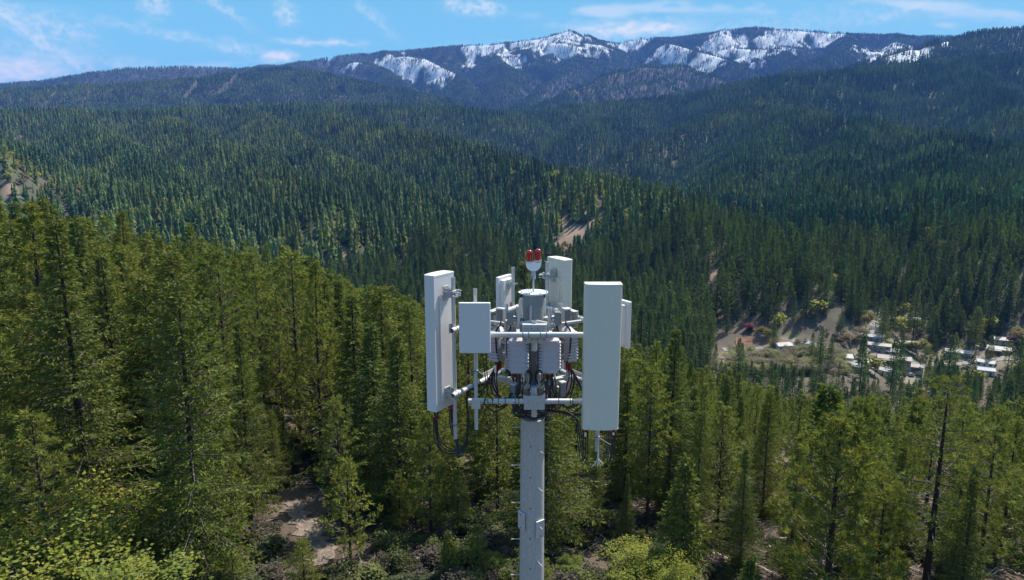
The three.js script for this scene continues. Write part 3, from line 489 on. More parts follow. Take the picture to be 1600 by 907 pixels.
// how high the ground already seen rises, by direction: hides what lies behind a crest
const AZ = 400, RINGS = []; for (let r = 300; r < 9000; r *= 1.02) RINGS.push(r);
const horizon = new Float32Array((AZ + 1) * RINGS.length);
for (let a = 0; a <= AZ; a++) { const q = (a / AZ - 0.5) * 84 * Math.PI / 180; let m = -9; RINGS.forEach((r, i) => { horizon[a * RINGS.length + i] = m; m = Math.max(m, (ground(EYE.x + Math.sin(q) * r, EYE.z - Math.cos(q) * r) - EYE.y) / r); }); }
const hiddenBehind = (az, r, y) => { const a = clamp(Math.round((az / (84 * Math.PI / 180) + 0.5) * AZ), 0, AZ), i = clamp(Math.floor(Math.log(r / 300) / Math.log(1.02)), 0, RINGS.length - 1); return (y - EYE.y) / r < horizon[a * RINGS.length + i] - 0.006; };
const hillFoliage = foliageMaterial([1, 1, 1], 0.15);
const tall = [skirtTree(1, 11, 7, 0.17), skirtTree(2, 10, 7, 0.2), skirtTree(3, 12, 6, 0.14), skirtTree(7, 9, 7, 0.22)], small = [skirtTree(4, 7, 5, 0.17), skirtTree(5, 6, 5, 0.2), skirtTree(9, 7, 5, 0.14)], tiny = skirtTree(6, 3, 3, 0.2);
const RF = rng(99), mid = [[], [], [], []], upper = [[], [], []], far = [], broadRows = [], snags = [], valley = { slim_fir: [], dense_fir: [], full_pine: [] };
const dark = (x, z, k, warm = 0) => { const f = fbm(x * 0.004, z * 0.004, 3), b = k * (0.6 + RF() * 0.85) * (1 + 0.75 * f), w = (RF() - 0.5) * 0.25 + 0.45 * f + warm; return [0.078 * b * (1 + w), 0.118 * b, 0.038 * b * (1 - w)]; };
const lime = () => { const k = 0.7 + RF() * 0.6; return [0.27 * k, 0.27 * k, 0.05 * k]; };
function forest(r0, r1, S, put) {
  const X = r1 * Math.sin(42 * Math.PI / 180);
  for (let i = Math.floor(-X / S); i <= X / S; i++) for (let j = 0; j <= r1 / S; j++) {
    const x = EYE.x + (i + RF()) * S, z = EYE.z - (j + RF()) * S, r = Math.hypot(x - EYE.x, z - EYE.z); if (r < r0 || r >= r1) continue;
    const az = Math.atan2(x - EYE.x, EYE.z - z); if (Math.abs(az) > 41.5 * Math.PI / 180) continue;
    const y = ground(x, z); if (hiddenBehind(az, r, y + 30)) continue;
    put(x, y, z, r, az);
  }
}
const SPURS = RIDGES.filter((r) => r.spur);
const onSpur = (x, z) => { let m = 1e9; for (const r of SPURS) for (let i = 1; i < r.p.length; i++) { const a = r.p[i - 1], b = r.p[i], dx = b[0] - a[0], dz = b[2] - a[2], k = clamp(((x - a[0]) * dx + (z - a[2]) * dz) / (dx * dx + dz * dz)); m = Math.min(m, Math.hypot(x - a[0] - dx * k, z - a[2] - dz * k)); } return m + 90 * fbm(x * 0.006, z * 0.006, 3) < 75; };
// nothing tall stands between the camera and the village yards
const ROOFS = [[1100, 560], [1150, 560], [1215, 562], [1265, 566], [1290, 574], [1320, 580], [1340, 588], [1440, 590], [1460, 545], [1480, 560], [1520, 578], [1560, 585], [1600, 560]];
const blocksVillage = (x, y, z, h, r) => { const [u, v] = pixelOf(x, y + h, z); return u > 1120 && u < 1610 && r < 470 && v < table(ROOFS, u) && pixelOf(x, y, z)[1] > 512 && (r < 338 || (Math.sin(x * 91.7 + z * 37.3) * 43758.5) % 1 < 0.8); };
const clear = (x, z) => Math.max(inPatch(SOIL, x, z, 0.3 * fbm(x * 0.05, z * 0.05, 2)), inPatch(VILLAGE, x, z, 0));
forest(300, 1150, 7.4, (x, y, z, r, az) => {
  const c = clear(x, z), n = fbm(x * 0.012, z * 0.012, 3);
  const scrub = az < -0.53 && r > 700 && y > -30;
  if (c > 0.3 ? RF() < 0.93 : RF() < (scrub ? 0.35 : 0.1)) { if (c > 0.1 && r > 500 && RF() < (scrub ? 0.12 : 0.05)) broadRows.push({ x, y, z, h: 7 + RF() * 5, w: 8 + RF() * 5, turn: RF() * 7, color: lime() }); return; }
  if (scrub && RF() < 0.42) { broadRows.push({ x, y, z, h: 4 + RF() * 5, w: 8 + RF() * 5, turn: RF() * 7, color: RF() < 0.7 ? lime() : [0.2, 0.13, 0.07] }); return; }
  if (RF() < (r > 600 && onSpur(x, z) ? 0.03 : 0.008)) { broadRows.push({ x, y, z, h: 9 + RF() * 6, w: 9 + RF() * 6, turn: RF() * 7, color: lime() }); return; }
  let h = (19 + RF() * 13 + 6 * n) * (RF() < 0.22 ? 0.6 : 1) * (scrub ? 0.7 : 1);
  if (blocksVillage(x, y, z, h, r)) { while (h > 3.5 && blocksVillage(x, y, z, h, r)) h *= 0.8; if (h < 3.5) return; }
  const spur = r > 600 && onSpur(x, z); if (spur && RF() < 0.3) return;
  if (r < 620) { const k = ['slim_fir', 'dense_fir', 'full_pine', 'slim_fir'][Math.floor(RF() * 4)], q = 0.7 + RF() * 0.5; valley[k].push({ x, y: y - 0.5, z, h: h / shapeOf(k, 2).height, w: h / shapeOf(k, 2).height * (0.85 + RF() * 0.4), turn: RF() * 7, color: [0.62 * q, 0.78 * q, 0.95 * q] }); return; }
  mid[Math.floor(RF() * 3.5)].push({ x, y: y - 0.5, z, h, w: h * (0.85 + RF() * 0.4), turn: RF() * 7, color: dark(x, z, 1.1, spur ? 0.16 : 0) });
});
forest(1150, 3500, 8.8, (x, y, z, r) => {
  if (clear(x, z) > 0.35 && RF() < 0.85) return;
  if (RF() < 0.003) { broadRows.push({ x, y, z, h: 10 + RF() * 6, w: 10 + RF() * 6, turn: RF() * 7, color: lime() }); return; }
  const spur = onSpur(x, z); if (spur && RF() < 0.15) return; if (fbm(x * 0.01, z * 0.01, 2) > 0.25 && RF() < 0.4) return;
  const h = (18 + RF() * 14) * (RF() < 0.2 ? 0.6 : 1); upper[Math.floor(RF() * 3)].push({ x, y: y - 0.5, z, h, w: h * (0.9 + RF() * 0.4), turn: RF() * 7, color: dark(x, z, 1.1, spur ? 0.12 : 0) });
});
forest(3500, 8600, 10.8, (x, y, z) => {
  const sn = inPatch(SNOW, x, z, snowRag(x, z)), bu = inPatch(BURN, x, z, 0.5 * fbm(x * 0.011 + 5, z * 0.011, 3));
  if (sn > 0.3 && RF() < 0.8 - 0.6 * fbm(x * 0.006, z * 0.006, 2)) return;
  if (bu > 0.4 && RF() < 0.5) { if (RF() < 0.5) snags.push({ x, y, z, h: 12 + RF() * 10, w: 14, turn: RF() * 7, color: [0.07, 0.062, 0.068] }); return; }
  const h = 17 + RF() * 13; far.push({ x, y: y - 0.5, z, h, w: h * (1 + RF() * 0.4), turn: RF() * 7, color: dark(x, z, 0.95) });
});
{
  let g = stuff('conifer_forest', 'dense dark green conifer forest on the lower hillsides beyond the valley'); mid.forEach((r, i) => scatter('conifers', tall[i], hillFoliage, r, g));
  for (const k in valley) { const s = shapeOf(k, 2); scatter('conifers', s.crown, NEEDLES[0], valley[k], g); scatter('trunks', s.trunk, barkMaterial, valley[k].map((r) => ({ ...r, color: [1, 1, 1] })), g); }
  g = stuff('conifer_forest', 'blue-green conifer forest covering the upper slopes of the middle hills'); upper.forEach((r, i) => scatter('conifers', small[i], hillFoliage, r, g));
  g = stuff('mountain_forest', 'hazy blue conifer forest on the distant mountain slopes'); scatter('conifers', tiny, hillFoliage, far, g);
  const snagB = new Blades(); for (let j = 0; j < 3; j++) { const a = j * 2.1, c = a + 2.1; snagB.tri([Math.cos(a) * 0.05, 0, Math.sin(a) * 0.05], [Math.cos(c) * 0.05, 0, Math.sin(c) * 0.05], [0, 1, 0], [1, 1, 1]); }
  scatter('dead_snags', snagB.geometry(), hillFoliage, snags, g);
  g = stuff('hillside_scrub', 'yellow-green broadleaf trees and scrub scattered over the hillsides'); scatter('broadleaf_scrub', roundTree(8, 130, 0.5), leafMaterial, broadRows, g);
}
console.log('forest', mid.map((a) => a.length).join(), upper.map((a) => a.length).join(), far.length, snags.length, broadRows.length);

// ------------------------------------------------------------------ the antenna tower
// galvanised steel: a spangle of crystal grains and faint runs
function spangle(seed, lo, hi, W = 256) {
  const R = rng(seed), pts = Array.from({ length: 420 }, () => [R() * W, R() * W, R()]), px = new Uint8Array(W * W * 4), cell = 16, grid = Array.from({ length: cell * cell }, () => []);
  pts.forEach((p) => grid[(p[1] * cell / W | 0) * cell + (p[0] * cell / W | 0)].push(p));
  for (let y = 0; y < W; y++) for (let x = 0; x < W; x++) {
    let best = 1e9, v = 0; const gx = x * cell / W | 0, gy = y * cell / W | 0;
    for (let i = -1; i < 2; i++) for (let j = -1; j < 2; j++) for (const p of grid[((gy + j + cell) % cell) * cell + (gx + i + cell) % cell]) { let dx = Math.abs(p[0] - x), dy = Math.abs(p[1] - y); dx = Math.min(dx, W - dx); dy = Math.min(dy, W - dy); const d = dx * dx + dy * dy; if (d < best) { best = d; v = p[2]; } }
    const A = x / W * 6.283, n = 0.5 + 0.5 * noise3(2 * Math.cos(A), 2 * Math.sin(A), y / W * 3) * Math.min(1, y / 20, (W - y) / 20), q = clamp(lerp(lo, hi, 0.55 * v + 0.45 * n)) * 255; px.set([q, q, q, 255], (y * W + x) * 4);
  }
  const t = new THREE.DataTexture(px, W, W); t.wrapS = t.wrapT = THREE.RepeatWrapping; t.magFilter = THREE.LinearFilter; t.colorSpace = THREE.SRGBColorSpace; t.needsUpdate = true; return t;
}
const steelMap = spangle(3, 0.84, 1), plasticMap = spangle(8, 0.97, 1, 128);
const steel = new THREE.MeshStandardMaterial({ color: new THREE.Color(0.54, 0.535, 0.53), map: steelMap, metalness: 0.3, roughness: 0.5 });
const pipeSteel = new THREE.MeshStandardMaterial({ color: new THREE.Color(0.60, 0.59, 0.585), map: steelMap, metalness: 0.25, roughness: 0.45 });
const darkSteel = new THREE.MeshStandardMaterial({ color: new THREE.Color(0.22, 0.235, 0.255), map: steelMap, metalness: 0.4, roughness: 0.5 });
const shadedSteel = new THREE.MeshStandardMaterial({ color: new THREE.Color(0.27, 0.285, 0.29), map: steelMap, metalness: 0.35, roughness: 0.5 });  // pole steel under the cap, its shade put into a darker colour
const cream = new THREE.MeshStandardMaterial({ color: new THREE.Color(0.70, 0.645, 0.545), map: plasticMap, roughness: 0.42 });
const white = new THREE.MeshStandardMaterial({ color: new THREE.Color(0.68, 0.64, 0.625), map: plasticMap, roughness: 0.45 });
const radioPaint = new THREE.MeshStandardMaterial({ color: new THREE.Color(0.44, 0.425, 0.475), map: plasticMap, roughness: 0.5 });
const black = new THREE.MeshStandardMaterial({ color: new THREE.Color(0.014, 0.014, 0.017), roughness: 0.45 });
const redTape = new THREE.MeshStandardMaterial({ color: new THREE.Color(0.25, 0.012, 0.012), roughness: 0.6 });
const brightTape = new THREE.MeshStandardMaterial({ color: new THREE.Color(0.75, 0.72, 0.7), roughness: 0.5 });
const greenWire = new THREE.MeshStandardMaterial({ color: new THREE.Color(0.12, 0.2, 0.05), roughness: 0.6 });

const UP_PIPE = 21.06, LOW_PIPE = 19.88, FACE = 0.92;
const cyl = (a, b, r, sides = 16, r2 = r) => { const A = V(...a), B = V(...b), d = B.clone().sub(A), g = new THREE.CylinderGeometry(r2, r, d.length(), sides); g.applyQuaternion(new THREE.Quaternion().setFromUnitVectors(V(0, 1, 0), d.normalize())); g.translate((A.x + B.x) / 2, (A.y + B.y) / 2, (A.z + B.z) / 2); return g; };
const hollow = (a, b, r, wall = 0.006) => { const L = V(...b).sub(V(...a)), n = L.length(), g = new THREE.LatheGeometry([[r - wall, n / 2], [r, n / 2], [r, -n / 2], [r - wall, -n / 2], [r - wall, n / 2]].map(([x, y]) => new THREE.Vector2(x, y)).reverse(), 20).toNonIndexed(); g.computeVertexNormals(); g.applyQuaternion(new THREE.Quaternion().setFromUnitVectors(V(0, 1, 0), L.normalize())); g.translate((a[0] + b[0]) / 2, (a[1] + b[1]) / 2, (a[2] + b[2]) / 2); return g; };
const box = (w, h, d, x, y, z, r = 0.006) => new RoundedBoxGeometry(w, h, d, 1, Math.min(r, w / 2.1, h / 2.1, d / 2.1)).translate(x, y, z);
const ring = (r, t, x, y, z, axis) => { const g = new THREE.TorusGeometry(r, t, 6, 18); if (axis === 'y') g.rotateX(Math.PI / 2); if (axis === 'x') g.rotateY(Math.PI / 2); return g.translate(x, y, z); };
const wire = (pts, r = 0.011, seg = 18) => new THREE.TubeGeometry(new THREE.CatmullRomCurve3(pts.map((p) => V(...p)), false, 'centripetal'), seg, r, 6);
const SECTORS = [0, -120, 120].map((a) => a * Math.PI / 180);        // facing the camera, back left, back right
const turned = (k, x, y, z) => { const a = SECTORS[k]; return [x * Math.cos(a) + z * Math.sin(a), y, -x * Math.sin(a) + z * Math.cos(a)]; };
const spin = (g, k) => g.rotateY(SECTORS[k]);

const tower = thing('antenna_tower', 'galvanised steel monopole tower with a three-sided pipe mount at its top', 'antenna tower', null, [0, ground(0, 0), 0]);
tower.position.y = 0;
{
  const prof = [[0.0, -0.4], [0.31, -0.4], [0.31, 0.2], [0.222, 19.22], [0.0, 19.22]].map(([r, y]) => new THREE.Vector2(r, y));
  const g = new THREE.LatheGeometry(prof, 48).toNonIndexed(); const uv = g.attributes.uv, p = g.attributes.position; for (let i = 0; i < uv.count; i++) uv.setXY(i, uv.getX(i) * 5, p.getY(i) * 2.6);
  part('pole', g, steel, tower);
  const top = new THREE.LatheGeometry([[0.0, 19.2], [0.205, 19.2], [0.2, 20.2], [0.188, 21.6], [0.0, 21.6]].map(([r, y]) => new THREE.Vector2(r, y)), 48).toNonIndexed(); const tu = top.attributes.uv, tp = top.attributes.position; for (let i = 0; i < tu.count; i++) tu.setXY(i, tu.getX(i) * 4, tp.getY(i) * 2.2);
  part('top_section', top, shadedSteel, tower);
  part('cap', [new THREE.CylinderGeometry(0.268, 0.268, 0.018, 48).translate(0, 21.62, 0), new THREE.CylinderGeometry(0.2, 0.2, 0.03, 40).translate(0, 21.6, 0)], new THREE.MeshStandardMaterial({ color: new THREE.Color(0.78, 0.8, 0.84), map: steelMap, metalness: 0.1, roughness: 0.45 }), tower);
  for (let i = 0; i < 8; i++) { const a = i / 8 * 6.283 + 0.3; part('cap_bolt', new THREE.CylinderGeometry(0.011, 0.011, 0.03, 6).translate(Math.cos(a) * 0.246, 21.638, Math.sin(a) * 0.246), darkSteel, tower); }
  part('flange_ring', new THREE.TorusGeometry(0.22, 0.012, 8, 40).rotateX(Math.PI / 2).translate(0, 19.23, 0), steel, tower);
  for (const y of [UP_PIPE + 0.02, UP_PIPE - 0.22, LOW_PIPE, LOW_PIPE - 0.18]) part('collar', new THREE.CylinderGeometry(0.226, 0.226, 0.07, 40, 1, true).translate(0, y, 0), steel, tower);
  for (let k = 0; k < 3; k++) {
    for (const [y, name] of [[UP_PIPE, 'upper_pipe'], [LOW_PIPE, 'lower_pipe']]) {
      const pp = part(name, spin(hollow([-1.14, y, FACE], [1.27, y, FACE], 0.047), k), pipeSteel, tower);
      for (const x of name === 'lower_pipe' ? [-0.86, -0.8, -0.72, -0.62, -0.5, -0.33, -0.27, 0.42, 0.62, 0.66] : [-0.2, -0.1, 0.1, 0.2]) part('cable_tie', spin(ring(0.05, name === 'lower_pipe' ? 0.006 : 0.009, x, y, FACE, 'x'), k), name === 'lower_pipe' ? black : darkSteel, pp);
    }
    const u = part('upper_clamp', [box(0.42, 0.30, 0.02, 0, UP_PIPE + 0.0, FACE - 0.075), box(0.42, 0.02, 0.12, 0, UP_PIPE + 0.15, FACE - 0.12), box(0.4, 0.02, 0.12, 0, UP_PIPE - 0.15, FACE - 0.12)].map((g) => spin(g, k)), steel, tower);
    for (const x of [-0.16, -0.05, 0.05, 0.16]) for (const y of [0.1, -0.1]) part('bolt', spin(cyl([x, UP_PIPE + y, FACE - 0.08], [x, UP_PIPE + y, FACE - 0.03], 0.012, 6), k), darkSteel, u);
    part('lower_clamp', spin(box(0.36, 0.25, 0.014, 0, LOW_PIPE - 0.01, FACE + 0.056), k), steel, tower);
    part('standoff_arm', spin(box(0.14, 0.12, 0.66, 0, UP_PIPE, 0.5), k), steel, tower);
    part('standoff_arm', spin(box(0.12, 0.10, 0.66, 0, LOW_PIPE, 0.52), k), steel, tower);
    part('stub_pipe', spin(hollow([0, UP_PIPE - 0.33, FACE - 0.19], [0, UP_PIPE + 0.2, FACE - 0.19], 0.05), k), pipeSteel, tower);
    part('stub_pipe', spin(hollow([0, LOW_PIPE - 0.32, FACE - 0.12], [0, LOW_PIPE + 0.22, FACE - 0.12], 0.05), k), pipeSteel, tower);
    for (const s of [-1, 1]) {
      part('radio_post', spin(hollow([s * 0.28, 20.2, 0.4], [s * 0.28, 21.42, 0.4], 0.038), k), pipeSteel, tower);
      part('cross_arm', spin(cyl([s * 0.06, 21.12, 0.2], [s * 0.34, 21.1, 0.4], 0.036), k), pipeSteel, tower);
      part('cross_arm', spin(cyl([s * 0.06, 20.35, 0.2], [s * 0.3, 20.3, 0.4], 0.03), k), pipeSteel, tower);
      part('brace', spin(box(0.06, 0.05, 0.5, s * 0.28, UP_PIPE - 0.02, 0.65), k), steel, tower);
      part('conduit', spin(cyl([s * 0.095, 19.7, 0.265], [s * 0.095, 20.95, 0.255], 0.032), k), darkSteel, tower);
    }
  }
  part('grounding_plate', box(0.05, 0.36, 0.012, -0.05, 21.24, 0.213), steel, tower);
  part('lifting_lug', wire([[-0.14, 21.38, 0.17], [-0.1, 21.34, 0.235], [-0.07, 21.42, 0.225]], 0.009), darkSteel, tower);
  for (let i = 0; i < 30; i++) { const y = 19.05 - i * 0.38, r = 0.31 - (y / 19.2) * 0.088, a = (i % 2 ? 1 : -1) * (i % 2 ? 0.5 : 1.5) ; const s = [Math.sin(a), Math.cos(a)]; if (y < 2) break; const b = part('step_bolt', cyl([s[0] * (r - 0.01), y, s[1] * (r - 0.01)], [s[0] * (r + 0.17), y, s[1] * (r + 0.17)], 0.009, 8), pipeSteel, tower); part('nut', cyl([s[0] * r, y, s[1] * r], [s[0] * (r + 0.02), y, s[1] * (r + 0.02)], 0.02, 6), steel, b); }
  for (let i = 0; i < 12; i++) { const y = 18.75 - i * 0.62, r = 0.312 - (y / 19.2) * 0.088; part('bolt_socket', cyl([-0.04, y, r - 0.02], [-0.04, y, r + 0.006], 0.018, 8), darkSteel, tower); }
  for (const [a, y] of [[-0.95, 17.22], [0.62, 17.08], [2.6, 17.15]]) { const r = 0.31 - (y / 19.2) * 0.088 + 0.02, b = part('port_cover', new RoundedBoxGeometry(0.2, 0.36, 0.035, 3, 0.016).translate(0, 0, r).rotateY(a).translate(0, y, 0), pipeSteel, tower); for (const q of [-0.13, 0.13]) part('bolt', new THREE.CylinderGeometry(0.012, 0.012, 0.02, 6).rotateX(Math.PI / 2).translate(0, q, r + 0.022).rotateY(a).translate(0, y, 0), darkSteel, b); }
  part('base_plate', [new THREE.CylinderGeometry(0.62, 0.62, 0.06, 32).translate(0, 0.23, 0), new THREE.CylinderGeometry(0.9, 0.9, 0.5, 32).translate(0, -0.06, 0)], steel, tower);
}
// a radome: rounded box section with a gently bowed front, drawn out along its height
function radome(w, h, d, bow, bevel = 0.012) {
  const s = new THREE.Shape(), x = w / 2 - bevel, z = d - bevel, r = Math.min(0.035, d * 0.3);
  s.moveTo(-x, bevel); s.lineTo(x, bevel); s.lineTo(x, z - r); s.quadraticCurveTo(x, z, x - r, z + bow * 0.2); s.quadraticCurveTo(0, z + bow, -x + r, z + bow * 0.2); s.quadraticCurveTo(-x, z, -x, z - r); s.lineTo(-x, bevel);
  const g = new THREE.ExtrudeGeometry(s, { depth: h - 2 * bevel, bevelSize: bevel, bevelThickness: bevel, bevelSegments: 2, curveSegments: 8, steps: 1 });
  g.rotateX(-Math.PI / 2); g.scale(1, 1, -1); const i = g.index; const p = g.attributes.position; for (let t = 0; t < p.count; t += 3) for (const a of Object.values(g.attributes)) for (let c = 0; c < a.itemSize; c++) { const q = a.array[(t + 1) * a.itemSize + c]; a.array[(t + 1) * a.itemSize + c] = a.array[(t + 2) * a.itemSize + c]; a.array[(t + 2) * a.itemSize + c] = q; }
  const uv = g.attributes.uv; for (let t = 0; t < p.count; t++) uv.setXY(t, p.getX(t) * 3 + p.getZ(t) * 3, p.getY(t) * 3); g.computeVertexNormals(); return g.translate(0, bevel, 0);
}
const hose = (rows, r) => rows.map((p) => wire(p, r));
function tallAntenna(k, label, paint) {
  const o = thing('panel_antenna', label, 'panel antenna', 'tall panel antennas', turned(k, 1.09, 0, 0), SECTORS[k]), y0 = 19.56, y1 = 22.0, zb = 1.19;
  part('radome', radome(0.6, y1 - y0, 0.22, 0.07).translate(0, y0, zb), paint, o);
  part('top_cap', radome(0.606, 0.05, 0.224, 0.07).translate(0, y1 - 0.028, zb - 0.002), paint, o);
  part('bottom_cap', radome(0.606, 0.03, 0.224, 0.07).translate(0, y0 - 0.006, zb - 0.002), paint, o);
  part('rear_channel', [box(0.34, y1 - y0 - 0.5, 0.03, 0, (y0 + y1) / 2 - 0.1, zb - 0.012, 0.01)], paint, o);
  part('mount_pipe', hollow([0, 19.0, 1.0], [0, 21.97, 1.0], 0.036), pipeSteel, o);
  const b1 = part('upper_bracket', [box(0.16, 0.26, 0.02, 0, 21.68, zb - 0.035), box(0.012, 0.16, 0.17, 0.055, 21.69, 1.09), box(0.012, 0.16, 0.17, -0.055, 21.69, 1.09), box(0.2, 0.05, 0.03, 0, 21.72, 0.955), box(0.2, 0.05, 0.03, 0, 21.64, 0.955), cyl([-0.085, 21.72, 0.93], [-0.085, 21.72, 1.16], 0.009, 8), cyl([0.085, 21.72, 0.88], [0.085, 21.72, 1.16], 0.009, 8), cyl([0.085, 21.64, 0.86], [0.085, 21.64, 1.16], 0.009, 8), cyl([-0.085, 21.64, 0.9], [-0.085, 21.64, 1.16], 0.009, 8)], steel, o);
  part('tilt_arm', [box(0.02, 0.03, 0.3, 0.03, 21.7, 0.97).rotateX(0.0), box(0.02, 0.03, 0.26, -0.03, 21.74, 0.98)], pipeSteel, b1);
  part('lower_bracket', [box(0.16, 0.2, 0.02, 0, 19.86, zb - 0.03), box(0.012, 0.14, 0.17, 0.055, 19.86, 1.09), box(0.012, 0.14, 0.17, -0.055, 19.86, 1.09), box(0.2, 0.05, 0.03, 0, 19.9, 0.955), box(0.2, 0.05, 0.03, 0, 19.8, 0.955), cyl([-0.085, 19.9, 0.92], [-0.085, 19.9, 1.16], 0.009, 8), cyl([0.085, 19.9, 0.9], [0.085, 19.9, 1.16], 0.009, 8)], steel, o);
  for (const y of [UP_PIPE, LOW_PIPE]) part('crossover_clamp', [box(0.17, 0.17, 0.012, 0, y, 1.045), ring(0.05, 0.007, 0.06, y, FACE, 'x'), ring(0.05, 0.007, -0.06, y, FACE, 'x')], pipeSteel, o);
  for (let i = 0; i < 3; i++) part('lid_screw', new THREE.CylinderGeometry(0.008, 0.008, 0.012, 6).rotateX(Math.PI / 2).translate(-0.2 + i * 0.2, y0 + 0.02, zb + 0.262), darkSteel, o);
  const R = rng(40 + k);
  for (const s of [-1, 1]) for (let i = 0; i < 3; i++) { const x = s * (0.2 + i * 0.035), z = zb + 0.05 + 0.04 * (i % 2), c = part('connector', cyl([x, y0 - 0.09 - 0.05 * (i % 2), z], [x, y0, z], 0.016, 8), i === 1 || k !== 0 && s > 0 ? black : redTape, o); part('tape_band', cyl([x, y0 - 0.13 - R() * 0.05, z], [x, y0 - 0.1, z], 0.018, 8), i % 2 ? brightTape : redTape, c); }
  part('spreader_bar', [cyl([-0.21, y0 - 0.36, zb + 0.02], [0, y0 - 0.29, 1.03], 0.006, 6), cyl([0.21, y0 - 0.36, zb + 0.02], [0, y0 - 0.29, 1.03], 0.006, 6), ring(0.04, 0.012, 0, y0 - 0.29, 1.0, 'y')], darkSteel, o);
  return o;
}
function smallAntenna(k, label, drop = 0) {
  const o = thing('panel_antenna', label, 'panel antenna', 'small panel antennas', turned(k, -1.0, 0, 0), SECTORS[k]), y0 = 20.83 - drop, h = 0.85, zb = 1.13;
  part('radome', radome(0.52, h, 0.075, 0.006).translate(0, y0, zb + 0.05), white, o);
  part('rear_housing', box(0.4, h - 0.12, 0.09, 0, y0 + h / 2, zb + 0.02, 0.02), white, o);
  part('mount_pipe', hollow([0, 19.4, 1.0], [0, 21.87, 1.0], 0.032), pipeSteel, o);
  part('upper_bracket', [box(0.12, 0.2, 0.02, 0, y0 + 0.68, zb - 0.035), box(0.012, 0.1, 0.14, 0.045, y0 + 0.68, 1.05), box(0.012, 0.1, 0.14, -0.045, y0 + 0.68, 1.05), cyl([0.07, y0 + 0.7, 0.9], [0.07, y0 + 0.7, 1.1], 0.008, 8), cyl([-0.07, y0 + 0.7, 0.92], [-0.07, y0 + 0.7, 1.1], 0.008, 8)], steel, o);
  part('lower_bracket', [box(0.12, 0.16, 0.02, 0, y0 + 0.14, zb - 0.035), box(0.012, 0.1, 0.14, 0.045, y0 + 0.14, 1.05), box(0.012, 0.1, 0.14, -0.045, y0 + 0.14, 1.05)], steel, o);
  for (const y of [UP_PIPE, LOW_PIPE]) part('crossover_clamp', [box(0.15, 0.2, 0.014, 0, y, 1.045 - 0.012), ring(0.05, 0.007, 0.05, y, FACE, 'x'), ring(0.05, 0.007, -0.05, y, FACE, 'x')], pipeSteel, o);
  part('connector', [cyl([0.18, y0 - 0.06, zb + 0.03], [0.18, y0 + 0.06, zb + 0.03], 0.014, 8), cyl([0.12, y0 - 0.05, zb + 0.03], [0.12, y0 + 0.06, zb + 0.03], 0.014, 8)], black, o);
  part('spreader_bar', [cyl([-0.16, 20.36, 1.06], [0.16, 20.5, 0.98], 0.007, 6), cyl([-0.05, 20.5, 1.0], [0.17, 20.36, 1.05], 0.007, 6), ring(0.036, 0.012, 0, 20.46, 1.0, 'y')], darkSteel, o);
  part('jumper', [wire([[0.18, y0 - 0.05, zb + 0.03], [0.19, y0 - 0.3, zb], [0.2, 20.1, 1.0], [0.1, 19.7, 0.95], [0.3, 19.84, 0.86]], 0.009), wire([[0.12, y0 - 0.05, zb + 0.03], [0.16, y0 - 0.4, zb - 0.02], [0.22, 20.0, 0.98], [0.5, 19.75, 0.9]], 0.009)], black, o);
  return o;
}
tallAntenna(0, 'tall cream panel antenna facing the viewer at the right front of the tower', cream);
tallAntenna(1, 'tall white panel antenna at the far left of the tower, its bracketed back showing', white);
tallAntenna(2, 'tall cream panel antenna rising behind the tower beside the red lamps', cream);
smallAntenna(0, 'small square-cornered white panel antenna at the left front of the tower');
smallAntenna(1, 'small white panel antenna at the back left, behind the pole cap');
smallAntenna(2, 'small white panel antenna peeping out right of the tall front antenna', 0.14);

// radio units: ribbed cast boxes on the posts round the pole
function radio(k, s, label) {
  const o = thing('radio_unit', label, 'radio unit', 'radio units around the pole', turned(k, s * 0.28, 0, 0), SECTORS[k]), w = 0.36, y0 = 20.34, h = 0.56, z = 0.58;
  part('body', [new RoundedBoxGeometry(w - 0.04, h, 0.2, 2, 0.02).translate(0, y0 + h / 2, z)], radioPaint, o);
  part('front_cover', new RoundedBoxGeometry(w - 0.1, h + 0.03, 0.03, 2, 0.012).translate(0, y0 + h / 2 - 0.02, z + 0.105), radioPaint, o);
  for (let i = 0; i < 9; i++) for (const q of [-1, 1]) part('cooling_fin', box(0.06, 0.026, 0.22, q * (w / 2 - 0.022), y0 + 0.05 + i * 0.057, z, 0.004), radioPaint, o);
  for (let i = 0; i < 5; i++) part('front_rib', box(w - 0.12, 0.012, 0.012, 0, y0 + 0.07 + i * 0.1, z + 0.122, 0.004), radioPaint, o);
  part('top_hood', [new THREE.CylinderGeometry(0.05, 0.21, 0.09, 4).rotateY(Math.PI / 4).scale(1, 1, 0.55).translate(0, y0 + h + 0.04, z)], radioPaint, o);
  part('mount_arm', [box(0.1, 0.3, 0.03, 0, y0 + h / 2, z - 0.09), box(0.1, 0.05, 0.12, 0, y0 + 0.36, z - 0.14), box(0.1, 0.05, 0.12, 0, y0 + 0.12, z - 0.14)], steel, o);
  for (let i = 0; i < 4; i++) { const x = -0.09 + i * 0.06, c = part('connector', cyl([x, y0 - 0.07, z], [x, y0 + 0.01, z], 0.015, 8), black, o); part('tape_band', cyl([x, y0 - 0.19 - 0.03 * (i % 2), z + 0.005], [x, y0 - 0.07, z], 0.019, 8), i === 3 ? brightTape : redTape, c); }
  return o;
}
radio(0, -1, 'pale ribbed radio unit left of the pole, facing the viewer under the front pipe');
radio(0, 1, 'pale ribbed radio unit right of the pole, facing the viewer under the front pipe');
radio(1, 1, 'blue-grey ribbed radio unit beside the small front antenna, seen from its side');
radio(1, -1, 'radio unit behind the pole on the back left face of the tower');
radio(2, -1, 'blue-grey ribbed radio unit beside the tall front antenna, seen from its side');
radio(2, 1, 'radio unit behind the pole on the back right face of the tower');

